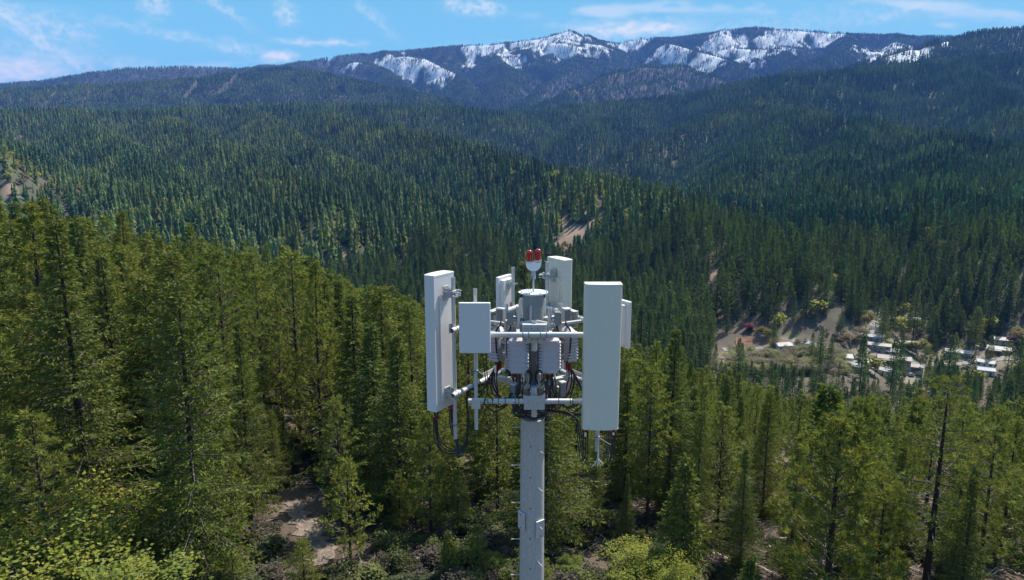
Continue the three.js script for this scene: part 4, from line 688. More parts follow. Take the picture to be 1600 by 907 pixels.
// surge boxes on the posts above the pipe ring
const SIDES = ['front', 'back left', 'back right'];
for (const [k, s] of [[0, -1], [0, 1], [1, 1], [1, -1], [2, -1], [2, 1]]) {
  const o = thing('surge_box', `small grey ${k ? 'metal' : 'steel'} surge box on the ${s < 0 ? 'left-hand' : 'right-hand'} post of the ${SIDES[k]} tower face`, 'equipment box', 'surge boxes above the pipe ring', turned(k, s * 0.39, 0, -0.06), SECTORS[k]);
  part('case', new RoundedBoxGeometry(0.1, 0.24, 0.15, 2, 0.012).translate(s * 0.02, 21.24, 0.5), k ? pipeSteel : darkSteel, o); part('door', box(0.012, 0.2, 0.12, s * 0.078, 21.24, 0.5), darkSteel, o); part('strap', box(0.07, 0.03, 0.06, -s * 0.06, 21.24, 0.48), darkSteel, o);
  part('gland', cyl([s * 0.02, 21.05, 0.5], [s * 0.02, 21.13, 0.5], 0.014, 8), black, o);
}
for (const [x, y, z, l] of [[-0.36, 19.98, 0.7, 'grey cable splice box under the radio unit left of the pole'], [0.5, 20.0, 0.66, 'grey cable splice box under the radio unit right of the pole']]) {
  const o = thing('splice_box', l, 'equipment box', 'splice boxes', [x, 0, z], x < 0 ? -0.4 : 0.4); part('case', new RoundedBoxGeometry(0.1, 0.26, 0.1, 2, 0.015).translate(0, y, 0), darkSteel, o); part('lid', box(0.11, 0.03, 0.11, 0, y + 0.14, 0), steel, o); part('bracket', box(0.05, 0.06, 0.3, 0, y - 0.02, -0.18), steel, o);
}
// the twin obstruction lamp
{
  const o = thing('obstruction_lamp', 'twin red obstruction lamps on a white bracket above the pole cap', 'warning lamp', null, [0.0, 21.63, 0.03]);
  part('conduit', cyl([0, 0, 0], [0, 0.24, 0], 0.016, 12), pipeSteel, o);
  part('junction_box', [cyl([0, 0.24, 0], [0, 0.37, 0], 0.042, 16), cyl([0, 0.37, 0], [0, 0.4, 0], 0.026, 16)], radioPaint, o);
  const yoke = new THREE.Shape(); yoke.absarc(0, 0.52, 0.132, Math.PI, 2 * Math.PI, false); yoke.lineTo(0.132, 0.535); yoke.lineTo(-0.132, 0.535); const hole = new THREE.Path(); hole.absellipse(0.005, 0.485, 0.028, 0.02, 0, 6.283, true); yoke.holes.push(hole);
  part('bracket', new THREE.ExtrudeGeometry(yoke, { depth: 0.06, bevelSize: 0.006, bevelThickness: 0.006, bevelSegments: 2, curveSegments: 20 }).translate(0, 0, -0.03), new THREE.MeshStandardMaterial({ color: new THREE.Color(0.8, 0.8, 0.82), roughness: 0.4 }), o);
  const lens = new THREE.MeshPhysicalMaterial({ color: new THREE.Color(0.42, 0.002, 0.004), roughness: 0.12, clearcoat: 1, clearcoatRoughness: 0.06 });
  for (const [x, dy] of [[-0.075, 0], [0.078, 0.022]]) {
    part('lamp_base', cyl([x, 0.53 + dy, 0], [x, 0.56 + dy, 0], 0.062, 20), white, o);
    const pr = [[0, 0.205], [0.02, 0.203], [0.04, 0.192], [0.052, 0.175], [0.055, 0.15]]; for (let i = 0; i < 9; i++) pr.push([i % 2 ? 0.0565 : 0.053, 0.145 - i * 0.015]); pr.push([0.056, 0.005], [0, 0]);
    part('lens', new THREE.LatheGeometry(pr.reverse().map(([r, y]) => new THREE.Vector2(r, y)), 24).translate(x, 0.56 + dy, 0), lens, o);
    part('latch', box(0.02, 0.05, 0.02, x + 0.062, 0.55 + dy, 0.02), steel, o);
  }
  part('lightning_rod', cyl([-0.09, 0, 0.02], [-0.09, 0.36, 0.02], 0.005, 6), darkSteel, o);
  part('power_lead', wire([[-0.02, 0.3, 0.045], [-0.05, 0.15, 0.06], [-0.04, 0.0, 0.1], [0, -0.02, 0.24]], 0.006), black, o);
}
// black feeder cables
function cables(label, rows, r = 0.011, material = black, position = [0, 0, 0], turn = 0) { const o = thing('cable_bundle', label, 'cables', 'feeder cables', position, turn); rows.forEach((p, i) => part('cable', wire(p, r * (0.85 + 0.4 * ((i * 7) % 5) / 4), 26), material, o)); return o; }
{
  const R = rng(63), j = (a) => (R() - 0.5) * a;
  const loops = []; for (let i = 0; i < 7; i++) { const x = 1.09 + (i < 4 ? 0.2 + i * 0.035 : -0.2 - (i - 4) * 0.035), sag = 18.78 - i * 0.035 + j(0.06); loops.push([[x, 19.45, 1.26], [x + j(0.03), 19.1, 1.24], [x - 0.04, sag + 0.14, 1.15], [1.0 + j(0.05), sag, 1.0 + j(0.04)], [0.9 + j(0.04), sag + 0.18, 0.9], [0.86 + j(0.03), 19.4, 0.88], [0.84 + j(0.03), 19.8, 0.9], [0.6, 19.86 + j(0.04), 0.88], [0.2, 19.84 + j(0.04), 0.8]]); }
  cables('black cable loops hanging below the tall antenna at the far left', loops, 0.012, black, [0, 0, 0], SECTORS[1]);
  const frontRows = []; for (let i = 0; i < 6; i++) { const x = 1.09 + (i < 3 ? 0.2 + i * 0.035 : -0.2 - (i - 3) * 0.035); frontRows.push([[x, 19.45, 1.26], [x + j(0.02), 19.05, 1.24], [x - 0.02, 18.88 + j(0.12), 1.16], [x - 0.05, 19.1, 0.98], [x - 0.12, 19.5 + j(0.03), 0.86], [0.6, 19.58 + j(0.05), 0.7], [0.3, 19.54 + j(0.06), 0.42], [0.05, 19.52 + j(0.06), 0.3]]); }
  cables('black cables dropping from the tall front antenna and running back to the pole', frontRows);
  const backRows = frontRows.slice(0, 5).map((p) => p.map((q) => [...q])); cables('black cables below the tall antenna at the back of the tower', backRows, 0.011, black, [0, 0, 0], SECTORS[2]);
  const fray = []; for (let i = 0; i < 5; i++) fray.push([[1.12, 19.02, 1.0], [1.12 + j(0.05), 18.9, 1.02], [1.1 + (i - 2) * 0.05, 18.74 + j(0.08), 1.05 + j(0.05)]]);
  cables('frayed pale ground wires below the tall front antenna', fray, 0.005, brightTape);
  const coil = []; for (let i = 0; i < 9; i++) { const r = 0.29 + i * 0.012, y = 19.5 - i * 0.012, p = []; for (let a = 0; a <= 14; a++) { const q = a / 14 * 6.0 + j(0.2) + 3.3; p.push([Math.sin(q) * r * (1 + j(0.06)), y + 0.05 * Math.sin(q * 2 + i) + j(0.05) - 0.05 * Math.cos(q), Math.cos(q) * r * (1 + j(0.06))]); } coil.push(p); }
  cables('thick black cable coil wrapped round the pole under the pipe ring', coil, 0.014);
  for (let k = 0; k < 3; k++) for (const s of [-1, 1]) {
    const rows = []; for (let i = 0; i < 4; i++) { const x = s * 0.28 - 0.09 + i * 0.06; rows.push([[x, 20.22, 0.58], [x + j(0.05), 20.05, 0.68 + j(0.05)], [x + s * 0.04 + j(0.1), 19.75, 0.62 + j(0.1)], [s * 0.3 + j(0.1), 19.58 + j(0.1), 0.5], [s * 0.12, 19.62 + j(0.08), 0.32 + j(0.03)]]); }
    for (let i = 0; i < 3; i++) { const x = s * 0.28 - 0.06 + i * 0.05; rows.push([[x, 20.25, 0.58], [x + s * 0.05, 20.02 + j(0.06), 0.72], [s * (0.55 + 0.06 * i), 19.75 - 0.05 * i + j(0.05), 0.8], [s * (0.8 + 0.05 * i), 19.86 + j(0.05), 0.88]]); }
    rows.push([[s * 0.42, 21.05, 0.44], [s * 0.46, 20.95, 0.5], [s * 0.47, 20.6, 0.5], [s * 0.4, 20.3, 0.48]]);
    cables(`black jumper cables under the ${s < 0 ? 'left-hand' : 'right-hand'} radio unit of the ${SIDES[k]} tower face`, rows, 0.0125, black, [0, 0, 0], SECTORS[k]);
  }
  for (const s of [-1, 1]) { const o = thing('cable_boot', s < 0 ? 'black rubber hose loop at the foot of the left conduit on the pole' : 'black rubber hose loop at the foot of the right conduit on the pole', 'cables', 'rubber hoses on the conduits', [s * 0.095, 0, 0.3]); part('hose', wire([[s * 0.03, 20.02, 0.03], [s * 0.09, 20.1, 0.06], [s * 0.09, 20.2, 0.06], [0, 20.27, 0.05], [-s * 0.05, 20.2, 0.05], [-s * 0.04, 20.06, 0.05], [0, 19.98, 0.04]], 0.017, 28), black, o); part('sleeve', cyl([0, 19.92, 0.02], [0, 20.18, 0.02], 0.04, 14), steel, o); }
  cables('thin green ground wires hanging between the radio units', [[[-0.46, 20.35, 0.72], [-0.5, 20.1, 0.74], [-0.42, 19.95, 0.72], [-0.3, 19.98, 0.7]], [[-0.15, 20.3, 0.7], [-0.1, 20.15, 0.6], [-0.08, 20.1, 0.5]], [[0.2, 20.35, 0.72], [0.16, 20.1, 0.66], [0.1, 19.98, 0.5]], [[-0.95, 20.8, 1.12], [-0.93, 20.3, 1.08], [-0.8, 19.9, 1.0], [-0.6, 19.7, 0.9]]], 0.005, greenWire);
}
console.log('tower done');

// ------------------------------------------------------------------ broadleaf trees, shrubs and undergrowth near the tower
const LEAF = { lime: [0.27, 0.29, 0.028], spring: [0.2, 0.235, 0.03], gold: [0.25, 0.21, 0.04], tan: [0.20, 0.15, 0.085], plum: [0.055, 0.03, 0.034], olive: [0.15, 0.16, 0.05] };
const bigMaple = [broadleaf(51, { height: 8, stems: 4, lean: 0.5, spread: 1.0, depth: 3, leaves: 8500, clump: 0.5, leaf: 0.078, color: LEAF.lime }), broadleaf(52, { height: 7, stems: 3, lean: 0.3, spread: 0.72, depth: 3, leaves: 6500, clump: 0.42, leaf: 0.078, color: LEAF.spring })];
function leafyTree(name, label, category, group, s, [x, y, z], height, turn, wide = 1, material = leafMaterial) {
  const o = thing(name, label, category, group, [x, y, z], turn), k = height / s.height * 0.95; o.scale.set(k * wide, k, k * wide); part('trunk', s.trunk, greyBark, o); part('crown', s.crown, material, o); return o;
}
for (const [u, v, d, i, wide, label] of [
  [122, 712, 38, 0, 1.25, 'big lime-green maple in the lower left, in front of the dark fir'],
  [150, 835, 35, 1, 1.4, 'low bright maple at the bottom edge below the big lime-green maple'],
  [598, 716, 46, 1, 0.85, 'fresh green maple beside the pale dirt track, left of the tower'],
  [560, 800, 47, 1, 0.8, 'small maple at the foot of the fresh green maple'],
  [795, 822, 46, 0, 0.7, 'small lime-green maple half hidden behind the pole foot'],
  [775, 880, 37, 1, 1.3, 'low lime-green shrub maple at the bottom edge left of the pole'],
  [1000, 828, 37, 0, 1.35, 'wide lime-green maple at the bottom edge right of the pole'],
  [1052, 868, 36, 0, 1.2, 'bright maple crown at the bottom edge, right of the wide maple'],
  [890, 872, 38, 1, 1.2, 'low maple close to the right side of the pole'],
  [205, 850, 40, 1, 0.9, 'yellow-green maple sprig at the foot of the big dark fir'],
  [640, 640, 62, 1, 0.8, 'pale green maple glimpsed under the tall back-turned antenna'],
  [585, 660, 60, 0, 0.6, 'bright maple lit among the dark trunks left of the antenna cables'],
]) { const [x, , z] = at(u, 700, d), y = ground(x, z); leafyTree('maple_tree', label, 'maple tree', null, bigMaple[i], [x, y, z], Math.max(1.6, topAt(u, v, x, z) - y), u * 0.37, wide); }
// undergrowth: brush, saplings and fallen sticks
{
  const g = stuff('undergrowth', 'tangled brush, saplings and dead sticks on the forest floor'), R = rng(123), brush = [[], [], []], sticks = [], stones = [];
  const brushShape = [broadleaf(61, { height: 1.5, stems: 6, lean: 0.8, spread: 0.9, depth: 2, leaves: 900, clump: 0.26, leaf: 0.07, color: [1, 1, 1] }), broadleaf(62, { height: 1.3, stems: 7, lean: 0.9, spread: 1.0, depth: 2, leaves: 420, clump: 0.22, leaf: 0.06, color: [1, 1, 1] }), broadleaf(63, { height: 2.2, stems: 4, lean: 0.5, spread: 0.8, depth: 2, leaves: 900, clump: 0.34, leaf: 0.08, color: [1, 1, 1] })];
  for (let i = 0; i < 14000; i++) {
    const a = (R() - 0.5) * 84 * Math.PI / 180, d = 30 + 150 * R() ** 1.5, x = EYE.x + Math.sin(a) * d, z = EYE.z - Math.cos(a) * d; if (TRACK.some((p) => Math.hypot(p[0] - x, p[2] - z) < 2.6) || Math.hypot(x, z) < 8) continue;
    const y = ground(x, z), n = fbm(x * 0.06, z * 0.06, 3), k = 0.6 + R() * 0.8;
    if (R() < 0.42 + n * 0.9) brush[Math.floor(R() * 3)].push({ x, y: y - 0.05, z, h: 0.35 + R() * 0.9, w: 0.5 + R() * 0.8, turn: R() * 7, color: R() < 0.3 ? [0.08 * k, 0.095 * k, 0.03 * k] : R() < 0.45 ? [0.12 * k, 0.135 * k, 0.028 * k] : [0.085 * k, 0.066 * k, 0.046 * k] });
    else if (R() < 0.6) sticks.push({ x, y: y + 0.06, z, h: 1, w: 0.5 + R() * 1.6, turn: R() * 7, color: R() < 0.4 ? [0.42, 0.36, 0.31] : [0.16, 0.12, 0.1] });
  }
  brush.forEach((r, i) => { scatter('brush', brushShape[i].crown, leafMaterial, r, g); scatter('brush_stems', brushShape[i].trunk, twigMaterial, r.map((q) => ({ ...q, color: [1, 1, 1] })), g); });
  const st = { p: [], n: [], uv: [] }; tube(st, [V(-0.9, 0.02, 0), V(-0.2, 0.1, 0.06), V(0.9, 0.0, -0.05)], [0.03, 0.024, 0.008], 5); tube(st, [V(0.1, 0.08, 0.04), V(0.5, 0.25, 0.3)], [0.014, 0.004], 4); tube(st, [V(-0.3, 0.08, 0.04), V(-0.5, 0.3, -0.3)], [0.014, 0.004], 4);
  scatter('sticks', tubeGeometry(st), new THREE.MeshStandardMaterial({ color: 0xffffff, roughness: 0.9 }), sticks, g);
}
// the dirt track
function ribbon(name, label, points, width, lift, material, rough) {
  const c = new THREE.CatmullRomCurve3(points.map((p) => V(...p)), false, 'centripetal'), n = Math.ceil(c.getLength() / (width * 0.2)), pos = [], uv = [], idx = []; let run = 0;
  for (let i = 0; i <= n; i++) { const p = c.getPointAt(i / n), t = c.getTangentAt(i / n), s = V(-t.z, 0, t.x).normalize(); for (let j = 0; j <= 4; j++) { const w = (j / 4 - 0.5) * width * (1 + (rough ?? 0.1) * (noise2(i * 0.23, j > 2 ? 5 : 1) + 0.6 * noise2(i * 0.9, j > 2 ? 9 : 2)) * (j % 4 ? 0.3 : 1)), x = p.x + s.x * w, z = p.z + s.z * w; pos.push(x, ground(x, z) + lift, z); uv.push(x / 3, z / 3); } if (i) for (let j = 0; j < 4; j++) { const a = (i - 1) * 5 + j; idx.push(a, a + 1, a + 5, a + 1, a + 6, a + 5); } }
  const g = new THREE.BufferGeometry(); g.setAttribute('position', new THREE.Float32BufferAttribute(pos, 3)); g.setAttribute('uv', new THREE.Float32BufferAttribute(uv, 2)); g.setIndex(idx); g.computeVertexNormals();
  const m = new THREE.Mesh(g, material); m.name = numbered(name); m.receiveShadow = m.castShadow = true; tag(m, label, null, null, 'structure'); scene.add(m);
}
const dirtMap = spangle(17, 0.62, 1);
ribbon('path', 'pale dirt track between the trees in the lower left', [[455, 785], [470, 808], [490, 838], [500, 865], [498, 885]].map(([u, v]) => hit(u, v, 12, 90)), 1.5, 0.05, new THREE.MeshStandardMaterial({ color: new THREE.Color(0.25, 0.19, 0.15), map: dirtMap, roughness: 1 }), 0.6);

// ------------------------------------------------------------------ the village in the valley
const wallPaint = [[0.62, 0.60, 0.56], [0.42, 0.35, 0.28], [0.30, 0.34, 0.38], [0.5, 0.42, 0.32], [0.34, 0.2, 0.15]].map((c) => new THREE.MeshStandardMaterial({ color: new THREE.Color(...c), map: plasticMap, roughness: 0.8 }));
const roofPaint = { white: [0.38, 0.37, 0.365], blue: [0.29, 0.32, 0.37], pink: [0.25, 0.2, 0.19], grey: [0.22, 0.21, 0.205], brown: [0.2, 0.15, 0.13], tan: [0.36, 0.3, 0.24] };
for (const k in roofPaint) roofPaint[k] = new THREE.MeshStandardMaterial({ color: new THREE.Color(...roofPaint[k]), map: dirtMap, roughness: 0.6 });
const pane = new THREE.MeshStandardMaterial({ color: new THREE.Color(0.03, 0.04, 0.05), roughness: 0.1 }), trim = new THREE.MeshStandardMaterial({ color: new THREE.Color(0.7, 0.7, 0.68), roughness: 0.6 }), doorPaint = new THREE.MeshStandardMaterial({ color: new THREE.Color(0.22, 0.12, 0.08), roughness: 0.6 });
function house(u, v, w, d, turn, roof, wall, label, o = {}) {
  w *= 0.85; d *= 0.9;
  const p = hit(u, v, 200, 700), h = o.h ?? 2.9, pitch = o.pitch ?? 0.28, g = thing('house', label, 'house', 'village houses', [p[0], p[1] - 0.35, p[2]], -Math.atan2(p[0] - EYE.x, EYE.z - p[2]) + turn), M = wallPaint[wall];
  const gable = (x) => { const s = new THREE.Shape([new THREE.Vector2(-d / 2, h), new THREE.Vector2(d / 2, h), new THREE.Vector2(0, h + d / 2 * pitch)]); return new THREE.ExtrudeGeometry(s, { depth: 0.2, bevelEnabled: false }).rotateY(Math.PI / 2).translate(x, 0, 0); };
  part('wall', [new THREE.BoxGeometry(w, h + 1.2, d).translate(0, h / 2 - 0.6, 0), gable(-w / 2), gable(w / 2 - 0.2)], M, g);
  const ov = 0.55, len = Math.hypot(d / 2 + ov, (d / 2 + ov) * pitch), a = Math.atan(pitch), r = part('roof', [1, -1].map((s) => new THREE.BoxGeometry(w + 1.0, 0.16, len).rotateX(s * a).translate(0, h + 0.1 + d / 2 * pitch - Math.sin(a) * len / 2, s * Math.cos(a) * len / 2)), roofPaint[roof], g);
  part('ridge_cap', new THREE.BoxGeometry(w + 1.05, 0.1, 0.4).translate(0, h + 0.2 + d / 2 * pitch, 0), roofPaint[roof], r);
  if (o.chimney) part('chimney', new THREE.BoxGeometry(0.7, 1.5, 0.7).translate(w * 0.22, h + d * 0.25 * pitch + 0.8, -d * 0.18), wallPaint[4], r);
  const n = Math.max(2, Math.round(w / 3.4)); for (let i = 0; i < n; i++) { const x = -w / 2 + (i + 0.5) * w / n; if (i === Math.floor(n / 2)) { const q = part('door', new THREE.BoxGeometry(1.0, 2.1, 0.08).translate(x, 1.05, d / 2 + 0.03), doorPaint, g); part('frame', new THREE.BoxGeometry(1.2, 0.1, 0.1).translate(x, 2.15, d / 2 + 0.04), trim, q); } else { const f = part('window', new THREE.BoxGeometry(1.5, 1.2, 0.08).translate(x, 1.6, d / 2 + 0.03), trim, g); part('pane', new THREE.BoxGeometry(1.3, 1.0, 0.06).translate(x, 1.6, d / 2 + 0.06), pane, f); } }
  for (const s of [-1, 1]) { const f = part('window', new THREE.BoxGeometry(0.08, 1.1, 1.3).translate(s * (w / 2 + 0.03), 1.6, 0), trim, g); part('pane', new THREE.BoxGeometry(0.06, 0.9, 1.1).translate(s * (w / 2 + 0.06), 1.6, 0), pane, f); }
  if (o.porch) part('porch_roof', new THREE.BoxGeometry(w * 0.55, 0.12, 3).translate(-w * 0.15, h - 0.25, d / 2 + 1.5), roofPaint[roof], g);
  return g;
}
house(1313, 563, 13, 9, 0.2, 'white', 0, 'white-roofed house at the left end of the village cluster, behind a dark conifer');
house(1336, 577, 14, 8, -0.35, 'blue', 1, 'house with a pale blue-grey roof at the lower left of the village');
house(1381, 583, 16, 9, -0.5, 'white', 0, 'house with a broad white roof nearest the wooded slope');
house(1397, 566, 19, 9, 0.08, 'pink', 1, 'long house with a pinkish-grey roof in the middle of the village', { porch: true });
house(1419, 577, 17, 8, 0.05, 'pink', 3, 'lower pinkish-roofed house just in front of the long house');
house(1389, 553, 13, 10, -0.25, 'white', 3, 'white hip-like roofed house behind the long pinkish roof', { pitch: 0.2 });
house(1358, 571, 10, 7, 0.3, 'white', 0, 'small white-roofed cottage left of the long pinkish roof');
house(1361, 531, 12, 8, 0.1, 'grey', 2, 'grey-roofed house with dark walls below the tall purple-black conifer', { chimney: true });
house(1372, 545, 15, 7, 0.0, 'tan', 1, 'low tan-roofed building beside the bare pinkish yard');
house(1420, 542, 11, 7, 0.2, 'white', 0, 'pale-roofed house beside the yellow-green willow');
house(1404, 504, 11, 7, 0.0, 'white', 0, 'left one of the two white roofs at the back of the village, under tall firs');
house(1425, 504, 10, 7, 0.0, 'white', 2, 'right one of the two white roofs at the back of the village, under tall firs');
house(1222, 545, 10, 8, 0.6, 'white', 0, 'white house at the end of the brown bank, left part of the valley');
house(1256, 541, 11, 7, -0.3, 'white', 0, 'white-roofed house just left of the twin dark conifers in the valley');
house(1499, 556, 16, 8, 0.05, 'white', 2, 'long white-roofed house right of the willow, among olive pines');
house(1561, 551, 13, 8, 0.0, 'white', 4, 'white-roofed house with a dark porch near the plum-coloured tree', { porch: true });
house(1541, 572, 10, 7, -0.2, 'white', 0, 'small white-roofed house below the long white roof at the right');
house(1572, 537, 14, 8, 0.1, 'tan', 3, 'tan house at the far right beside the plum-coloured tree');
house(1540, 584, 9, 7, 0.15, 'blue', 0, 'pale-roofed shed lowest on the right side of the village');
// cars and a trailer on the yards
const carPaint = [[0.75, 0.75, 0.77], [0.06, 0.065, 0.075], [0.35, 0.03, 0.03], [0.3, 0.34, 0.4]].map((c) => new THREE.MeshPhysicalMaterial({ color: new THREE.Color(...c), roughness: 0.35, clearcoat: 1, clearcoatRoughness: 0.1 })), tyre = new THREE.MeshStandardMaterial({ color: new THREE.Color(0.02, 0.02, 0.02), roughness: 0.9 });
const carBody = (() => { const s = new THREE.Shape([[-2.2, 0.35], [2.2, 0.35], [2.25, 0.75], [1.35, 0.95], [-2.15, 0.98], [-2.25, 0.7]].map((p) => new THREE.Vector2(...p))); return new THREE.ExtrudeGeometry(s, { depth: 1.6, bevelSize: 0.06, bevelThickness: 0.06, bevelSegments: 2 }).translate(0, 0, -0.8); })(), carCabin = (() => { const s = new THREE.Shape([[-1.9, 0.98], [1.1, 0.98], [0.45, 1.48], [-1.6, 1.5]].map((p) => new THREE.Vector2(...p))); return new THREE.ExtrudeGeometry(s, { depth: 1.4, bevelSize: 0.04, bevelThickness: 0.04, bevelSegments: 1 }).translate(0, 0, -0.7); })(), carTop = new RoundedBoxGeometry(1.9, 0.06, 1.36, 2, 0.03).translate(-0.6, 1.56, 0), carWheel = new THREE.CylinderGeometry(0.34, 0.34, 0.22, 14).rotateX(Math.PI / 2);
for (const [u, v, turn, c, label] of [[1243, 545, 0.2, 0, 'white car parked between the two white houses in the left part of the valley'], [1232, 548, 0.5, 1, 'dark car parked by the brown bank'], [1415, 586, 0.9, 1, 'dark car on the yard below the lower pinkish roof'], [1430, 580, -0.5, 0, 'white car at the right end of the lower pinkish roof'], [1424, 588, 0.4, 3, 'grey-blue car nearest the trees below the village'], [1374, 492, 1.4, 0, 'white car on the pale lane at the back of the village'], [1547, 559, 0.1, 2, 'red car by the long white-roofed house']]) {
  const p = hit(u, v, 200, 700), o = thing('parked_car', label, 'car', 'cars parked in the village', [p[0], p[1] + 0.12, p[2]], turn); part('body', carBody, carPaint[c], o); part('cabin', carCabin, pane, o); part('roof', carTop, carPaint[c], o); for (const x of [-1.4, 1.4]) for (const z of [-0.78, 0.78]) { const w = part('wheel', carWheel, tyre, o); w.position.set(x, 0.34, z); }
}
const laneMaterial = new THREE.MeshStandardMaterial({ color: new THREE.Color(0.36, 0.33, 0.31), map: dirtMap, roughness: 0.95 });
ribbon('road', 'pale lane climbing between firs at the back of the village', [[1378, 484], [1374, 492], [1369, 504], [1366, 518], [1374, 538], [1392, 558]].map(([u, v]) => hit(u, v, 200, 700)), 5, 0.3, laneMaterial);
ribbon('road', 'valley road running past the brown bank and the white houses', [[1130, 547], [1170, 547], [1215, 549], [1250, 549], [1290, 556], [1330, 566], [1375, 574], [1440, 572], [1520, 566], [1600, 562]].map(([u, v]) => hit(u, v, 200, 700)), 6, 0.3, laneMaterial);
{ // the cut bank of bare earth above the road
  const p = hit(1193, 536, 200, 700), o = thing('earth_bank', 'reddish-brown cut earth bank beside the valley road', 'bank', null, p, -0.3), g = new THREE.PlaneGeometry(30, 9, 24, 8).rotateX(-0.9), q = g.attributes.position; for (let i = 0; i < q.count; i++) q.setY(i, q.getY(i) * (1 - (q.getX(i) / 16) ** 2 * 0.7) + 0.6 * fbm(q.getX(i) * 0.2, q.getZ(i) * 0.3, 3)); g.computeVertexNormals(); part('bank_face', g, new THREE.MeshStandardMaterial({ color: new THREE.Color(0.33, 0.17, 0.11), map: dirtMap, roughness: 1, side: THREE.DoubleSide }), o);
}
// trees of the village
const vill = { tan: broadleaf(71, { height: 9, stems: 3, lean: 0.4, spread: 0.8, depth: 3, leaves: 900, clump: 0.9, leaf: 0.22, color: LEAF.tan }), gold: broadleaf(72, { height: 10, stems: 2, lean: 0.25, spread: 0.7, depth: 3, leaves: 1500, clump: 0.9, leaf: 0.26, color: LEAF.gold }), lime: broadleaf(73, { height: 7, stems: 2, lean: 0.3, spread: 0.7, depth: 3, leaves: 1200, clump: 0.8, leaf: 0.22, color: LEAF.lime }), plum: broadleaf(74, { height: 9, stems: 2, lean: 0.3, spread: 0.8, depth: 3, leaves: 1500, clump: 0.9, leaf: 0.26, color: LEAF.plum }), red: broadleaf(75, { height: 5, stems: 3, lean: 0.4, spread: 0.8, depth: 2, leaves: 600, clump: 0.7, leaf: 0.22, color: [0.2, 0.012, 0.03] }) };
for (const [u, vt, vb, kind, wide, label] of [
  [1433, 526, 556, 'gold', 1.1, 'broad yellow-green willow right of the white hip-like roof'], [1420, 533, 550, 'lime', 1.2, 'low lime bush left of the yellow-green willow'], [1407, 517, 543, 'tan', 1.3, 'bare pinkish-tan tree above the pale yard'], [1345, 508, 535, 'tan', 1.2, 'tan budding tree left of the grey-roofed house'],
  [1353, 484, 515, 'gold', 0.8, 'golden-leaved tree beside the pale lane'], [1390, 466, 486, 'lime', 1.0, 'bright lime tree at the top of the pale lane'], [1408, 481, 498, 'tan', 1.3, 'tan tree over the two white roofs'], [1330, 515, 545, 'tan', 1.1, 'leftmost tan budding tree beside a dark conifer'],
  [1588, 511, 534, 'gold', 1.5, 'round golden tree at the right edge above the plum tree'], [1592, 522, 550, 'plum', 1.4, 'dark plum-coloured tree at the right edge'], [1195, 506, 532, 'gold', 1.1, 'golden tree above the brown cut bank'], [1170, 500, 516, 'red', 1.6, 'crimson shrub in the shade left of the golden tree'], [1323, 563, 580, 'lime', 1.1, 'lime bush below the white roof at the left end of the village'],
  [1112, 466, 492, 'lime', 1.0, 'yellow-green tree on the lower hillside above the valley'], [1126, 478, 500, 'gold', 1.0, 'golden tree next to a conifer on the lower hillside'], [1083, 474, 492, 'gold', 0.9, 'small rusty-gold tree on the lower hillside'], [1250, 525, 542, 'tan', 1.2, 'tan tree behind the white-roofed valley house'], [812, 355, 372, 'lime', 1.1, 'yellow bush tree above the red beacon lamps on the hillside'], [655, 366, 382, 'gold', 1.3, 'yellow spreading tree on the hillside above the small front antenna'], [867, 262, 290, 'lime', 1.2, 'pale yellow tree cluster high on the sunny spur'],
  [755, 292, 308, 'gold', 1.4, 'wide yellow-green tree among firs on the sunny spur'],
]) { const p = hit(u, vb, 150, 2600), d = sightDistance(p); leafyTree('broadleaf_tree', label, 'broadleaf tree', null, vill[kind], p, (vb - vt) / FOCAL * d * 1.05, u * 0.7, wide); }
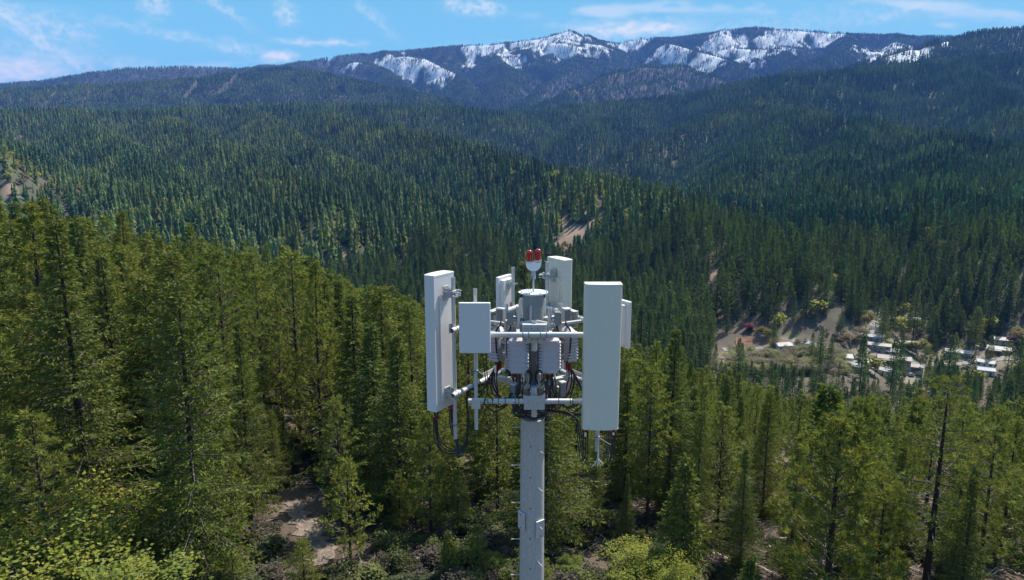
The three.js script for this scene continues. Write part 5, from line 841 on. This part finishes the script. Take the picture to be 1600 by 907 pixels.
for (const [u, vt, vb, shape, tint, label, girth] of [
  [1378, 478, 536, 'dense_fir', 2, 'purple-black pointed conifer beside the pale lane', 1.1], [1427, 452, 528, 'slim_fir', 2, 'tallest fir behind the village, right of the two white roofs', 0.9], [1395, 482, 522, 'slim_fir', 2, 'narrow fir just left of the two white roofs', 1.1], [1268, 522, 566, 'dense_fir', 2, 'left one of the twin dark conifers in the valley', 1.2], [1282, 528, 566, 'dense_fir', 0, 'right, greener one of the twin dark conifers in the valley', 1.2], [1299, 530, 562, 'full_pine', 2, 'grey-green pine right of the twin dark conifers', 0.8],
  [1208, 500, 545, 'dense_fir', 2, 'cone-shaped dark fir right of the brown cut bank', 1.25], [1346, 528, 550, 'slim_fir', 2, 'slim dark cypress-like conifer beside the grey-roofed house', 1.0], [1522, 488, 545, 'broad_fir', 2, 'broad round-topped conifer behind the right side of the village', 1.2], [1546, 530, 568, 'slim_fir', 2, 'dark narrow conifer between the long white roof and the plum tree', 1.2], [1309, 568, 612, 'slim_fir', 2, 'dark conifer standing in front of the white roof at the left end of the village', 0.8], [1350, 566, 606, 'slim_fir', 2, 'slender fir standing in front of the lower left village roofs', 0.8], [1394, 574, 612, 'slim_fir', 2, 'thin fir standing in front of the broad white roof', 0.7], [1445, 546, 590, 'open_pine', 2, 'tall pine beside the yellow-green willow', 1.2], [1490, 528, 575, 'full_pine', 0, 'olive pine left of the long white roof', 1.1], [1573, 545, 590, 'open_pine', 2, 'pinkish-trunked open pine in front of the white-roofed house with the dark porch', 1.1],
]) { const p = hit(u, vb, 150, 700), d = sightDistance(p); tree(shape.endsWith('fir') ? 'fir_tree' : 'pine_tree', label, shape.endsWith('fir') ? 'fir tree' : 'pine tree', null, shape, 2, tint, p, (vb - vt) / FOCAL * d * 1.03, u * 0.31, girth); }
{ // garden shrubs and bare trees between the houses
  const R = rng(37), g = stuff('garden_shrubs', 'small garden shrubs and bare bushes between the village houses'), rows = { tan: [], gold: [], lime: [] };
  for (let i = 0; i < 150; i++) { const p = hit(1290 + R() * 310, 515 + R() * 72, 250, 700), k = 0.6 + R() * 0.6, q = R(); rows[q < 0.45 ? 'tan' : q < 0.8 ? 'lime' : 'gold'].push({ x: p[0], y: p[1], z: p[2], h: 0.18 + R() * 0.3, w: 0.25 + R() * 0.3, turn: R() * 7, color: q < 0.8 && q >= 0.45 ? [0.45 * k, 0.55 * k, 0.7 * k] : [k, k, k] }); }
  for (const k in rows) { scatter('shrub_leaves', vill[k].crown, leafMaterial, rows[k], g); scatter('shrub_stems', vill[k].trunk, twigMaterial, rows[k].map((r) => ({ ...r, color: [1, 1, 1] })), g); }
}
{ // leafless willow thicket along the creek
  const R = rng(31), g = stuff('willow_thicket', 'tan and pale green leafless willow thicket along the valley creek'), a = [], b = [];
  for (let i = 0; i < 260; i++) { const p = hit(1130 + R() * 190, 553 + R() * 34, 200, 700), k = 0.7 + R() * 0.6; (R() < 0.5 ? a : b).push({ x: p[0], y: p[1], z: p[2], h: (0.5 + R() * 0.55), w: 0.7 + R() * 0.5, turn: R() * 7, color: [k, k, k] }); }
  const s1 = broadleaf(81, { height: 8, stems: 5, lean: 0.5, spread: 0.7, depth: 3, leaves: 700, clump: 0.8, leaf: 0.16, color: [0.26, 0.21, 0.15] }), s2 = broadleaf(82, { height: 8, stems: 5, lean: 0.5, spread: 0.7, depth: 3, leaves: 1100, clump: 0.8, leaf: 0.18, color: [0.27, 0.27, 0.09] });
  for (const [s, r] of [[s1, a], [s2, b]]) { scatter('willow_twigs', s.trunk, new THREE.MeshStandardMaterial({ color: new THREE.Color(0.33, 0.27, 0.22), roughness: 0.9 }), r, g); scatter('willow_buds', s.crown, leafMaterial, r, g); }
}
console.log('near and village done');

renderer.render(scene, camera);
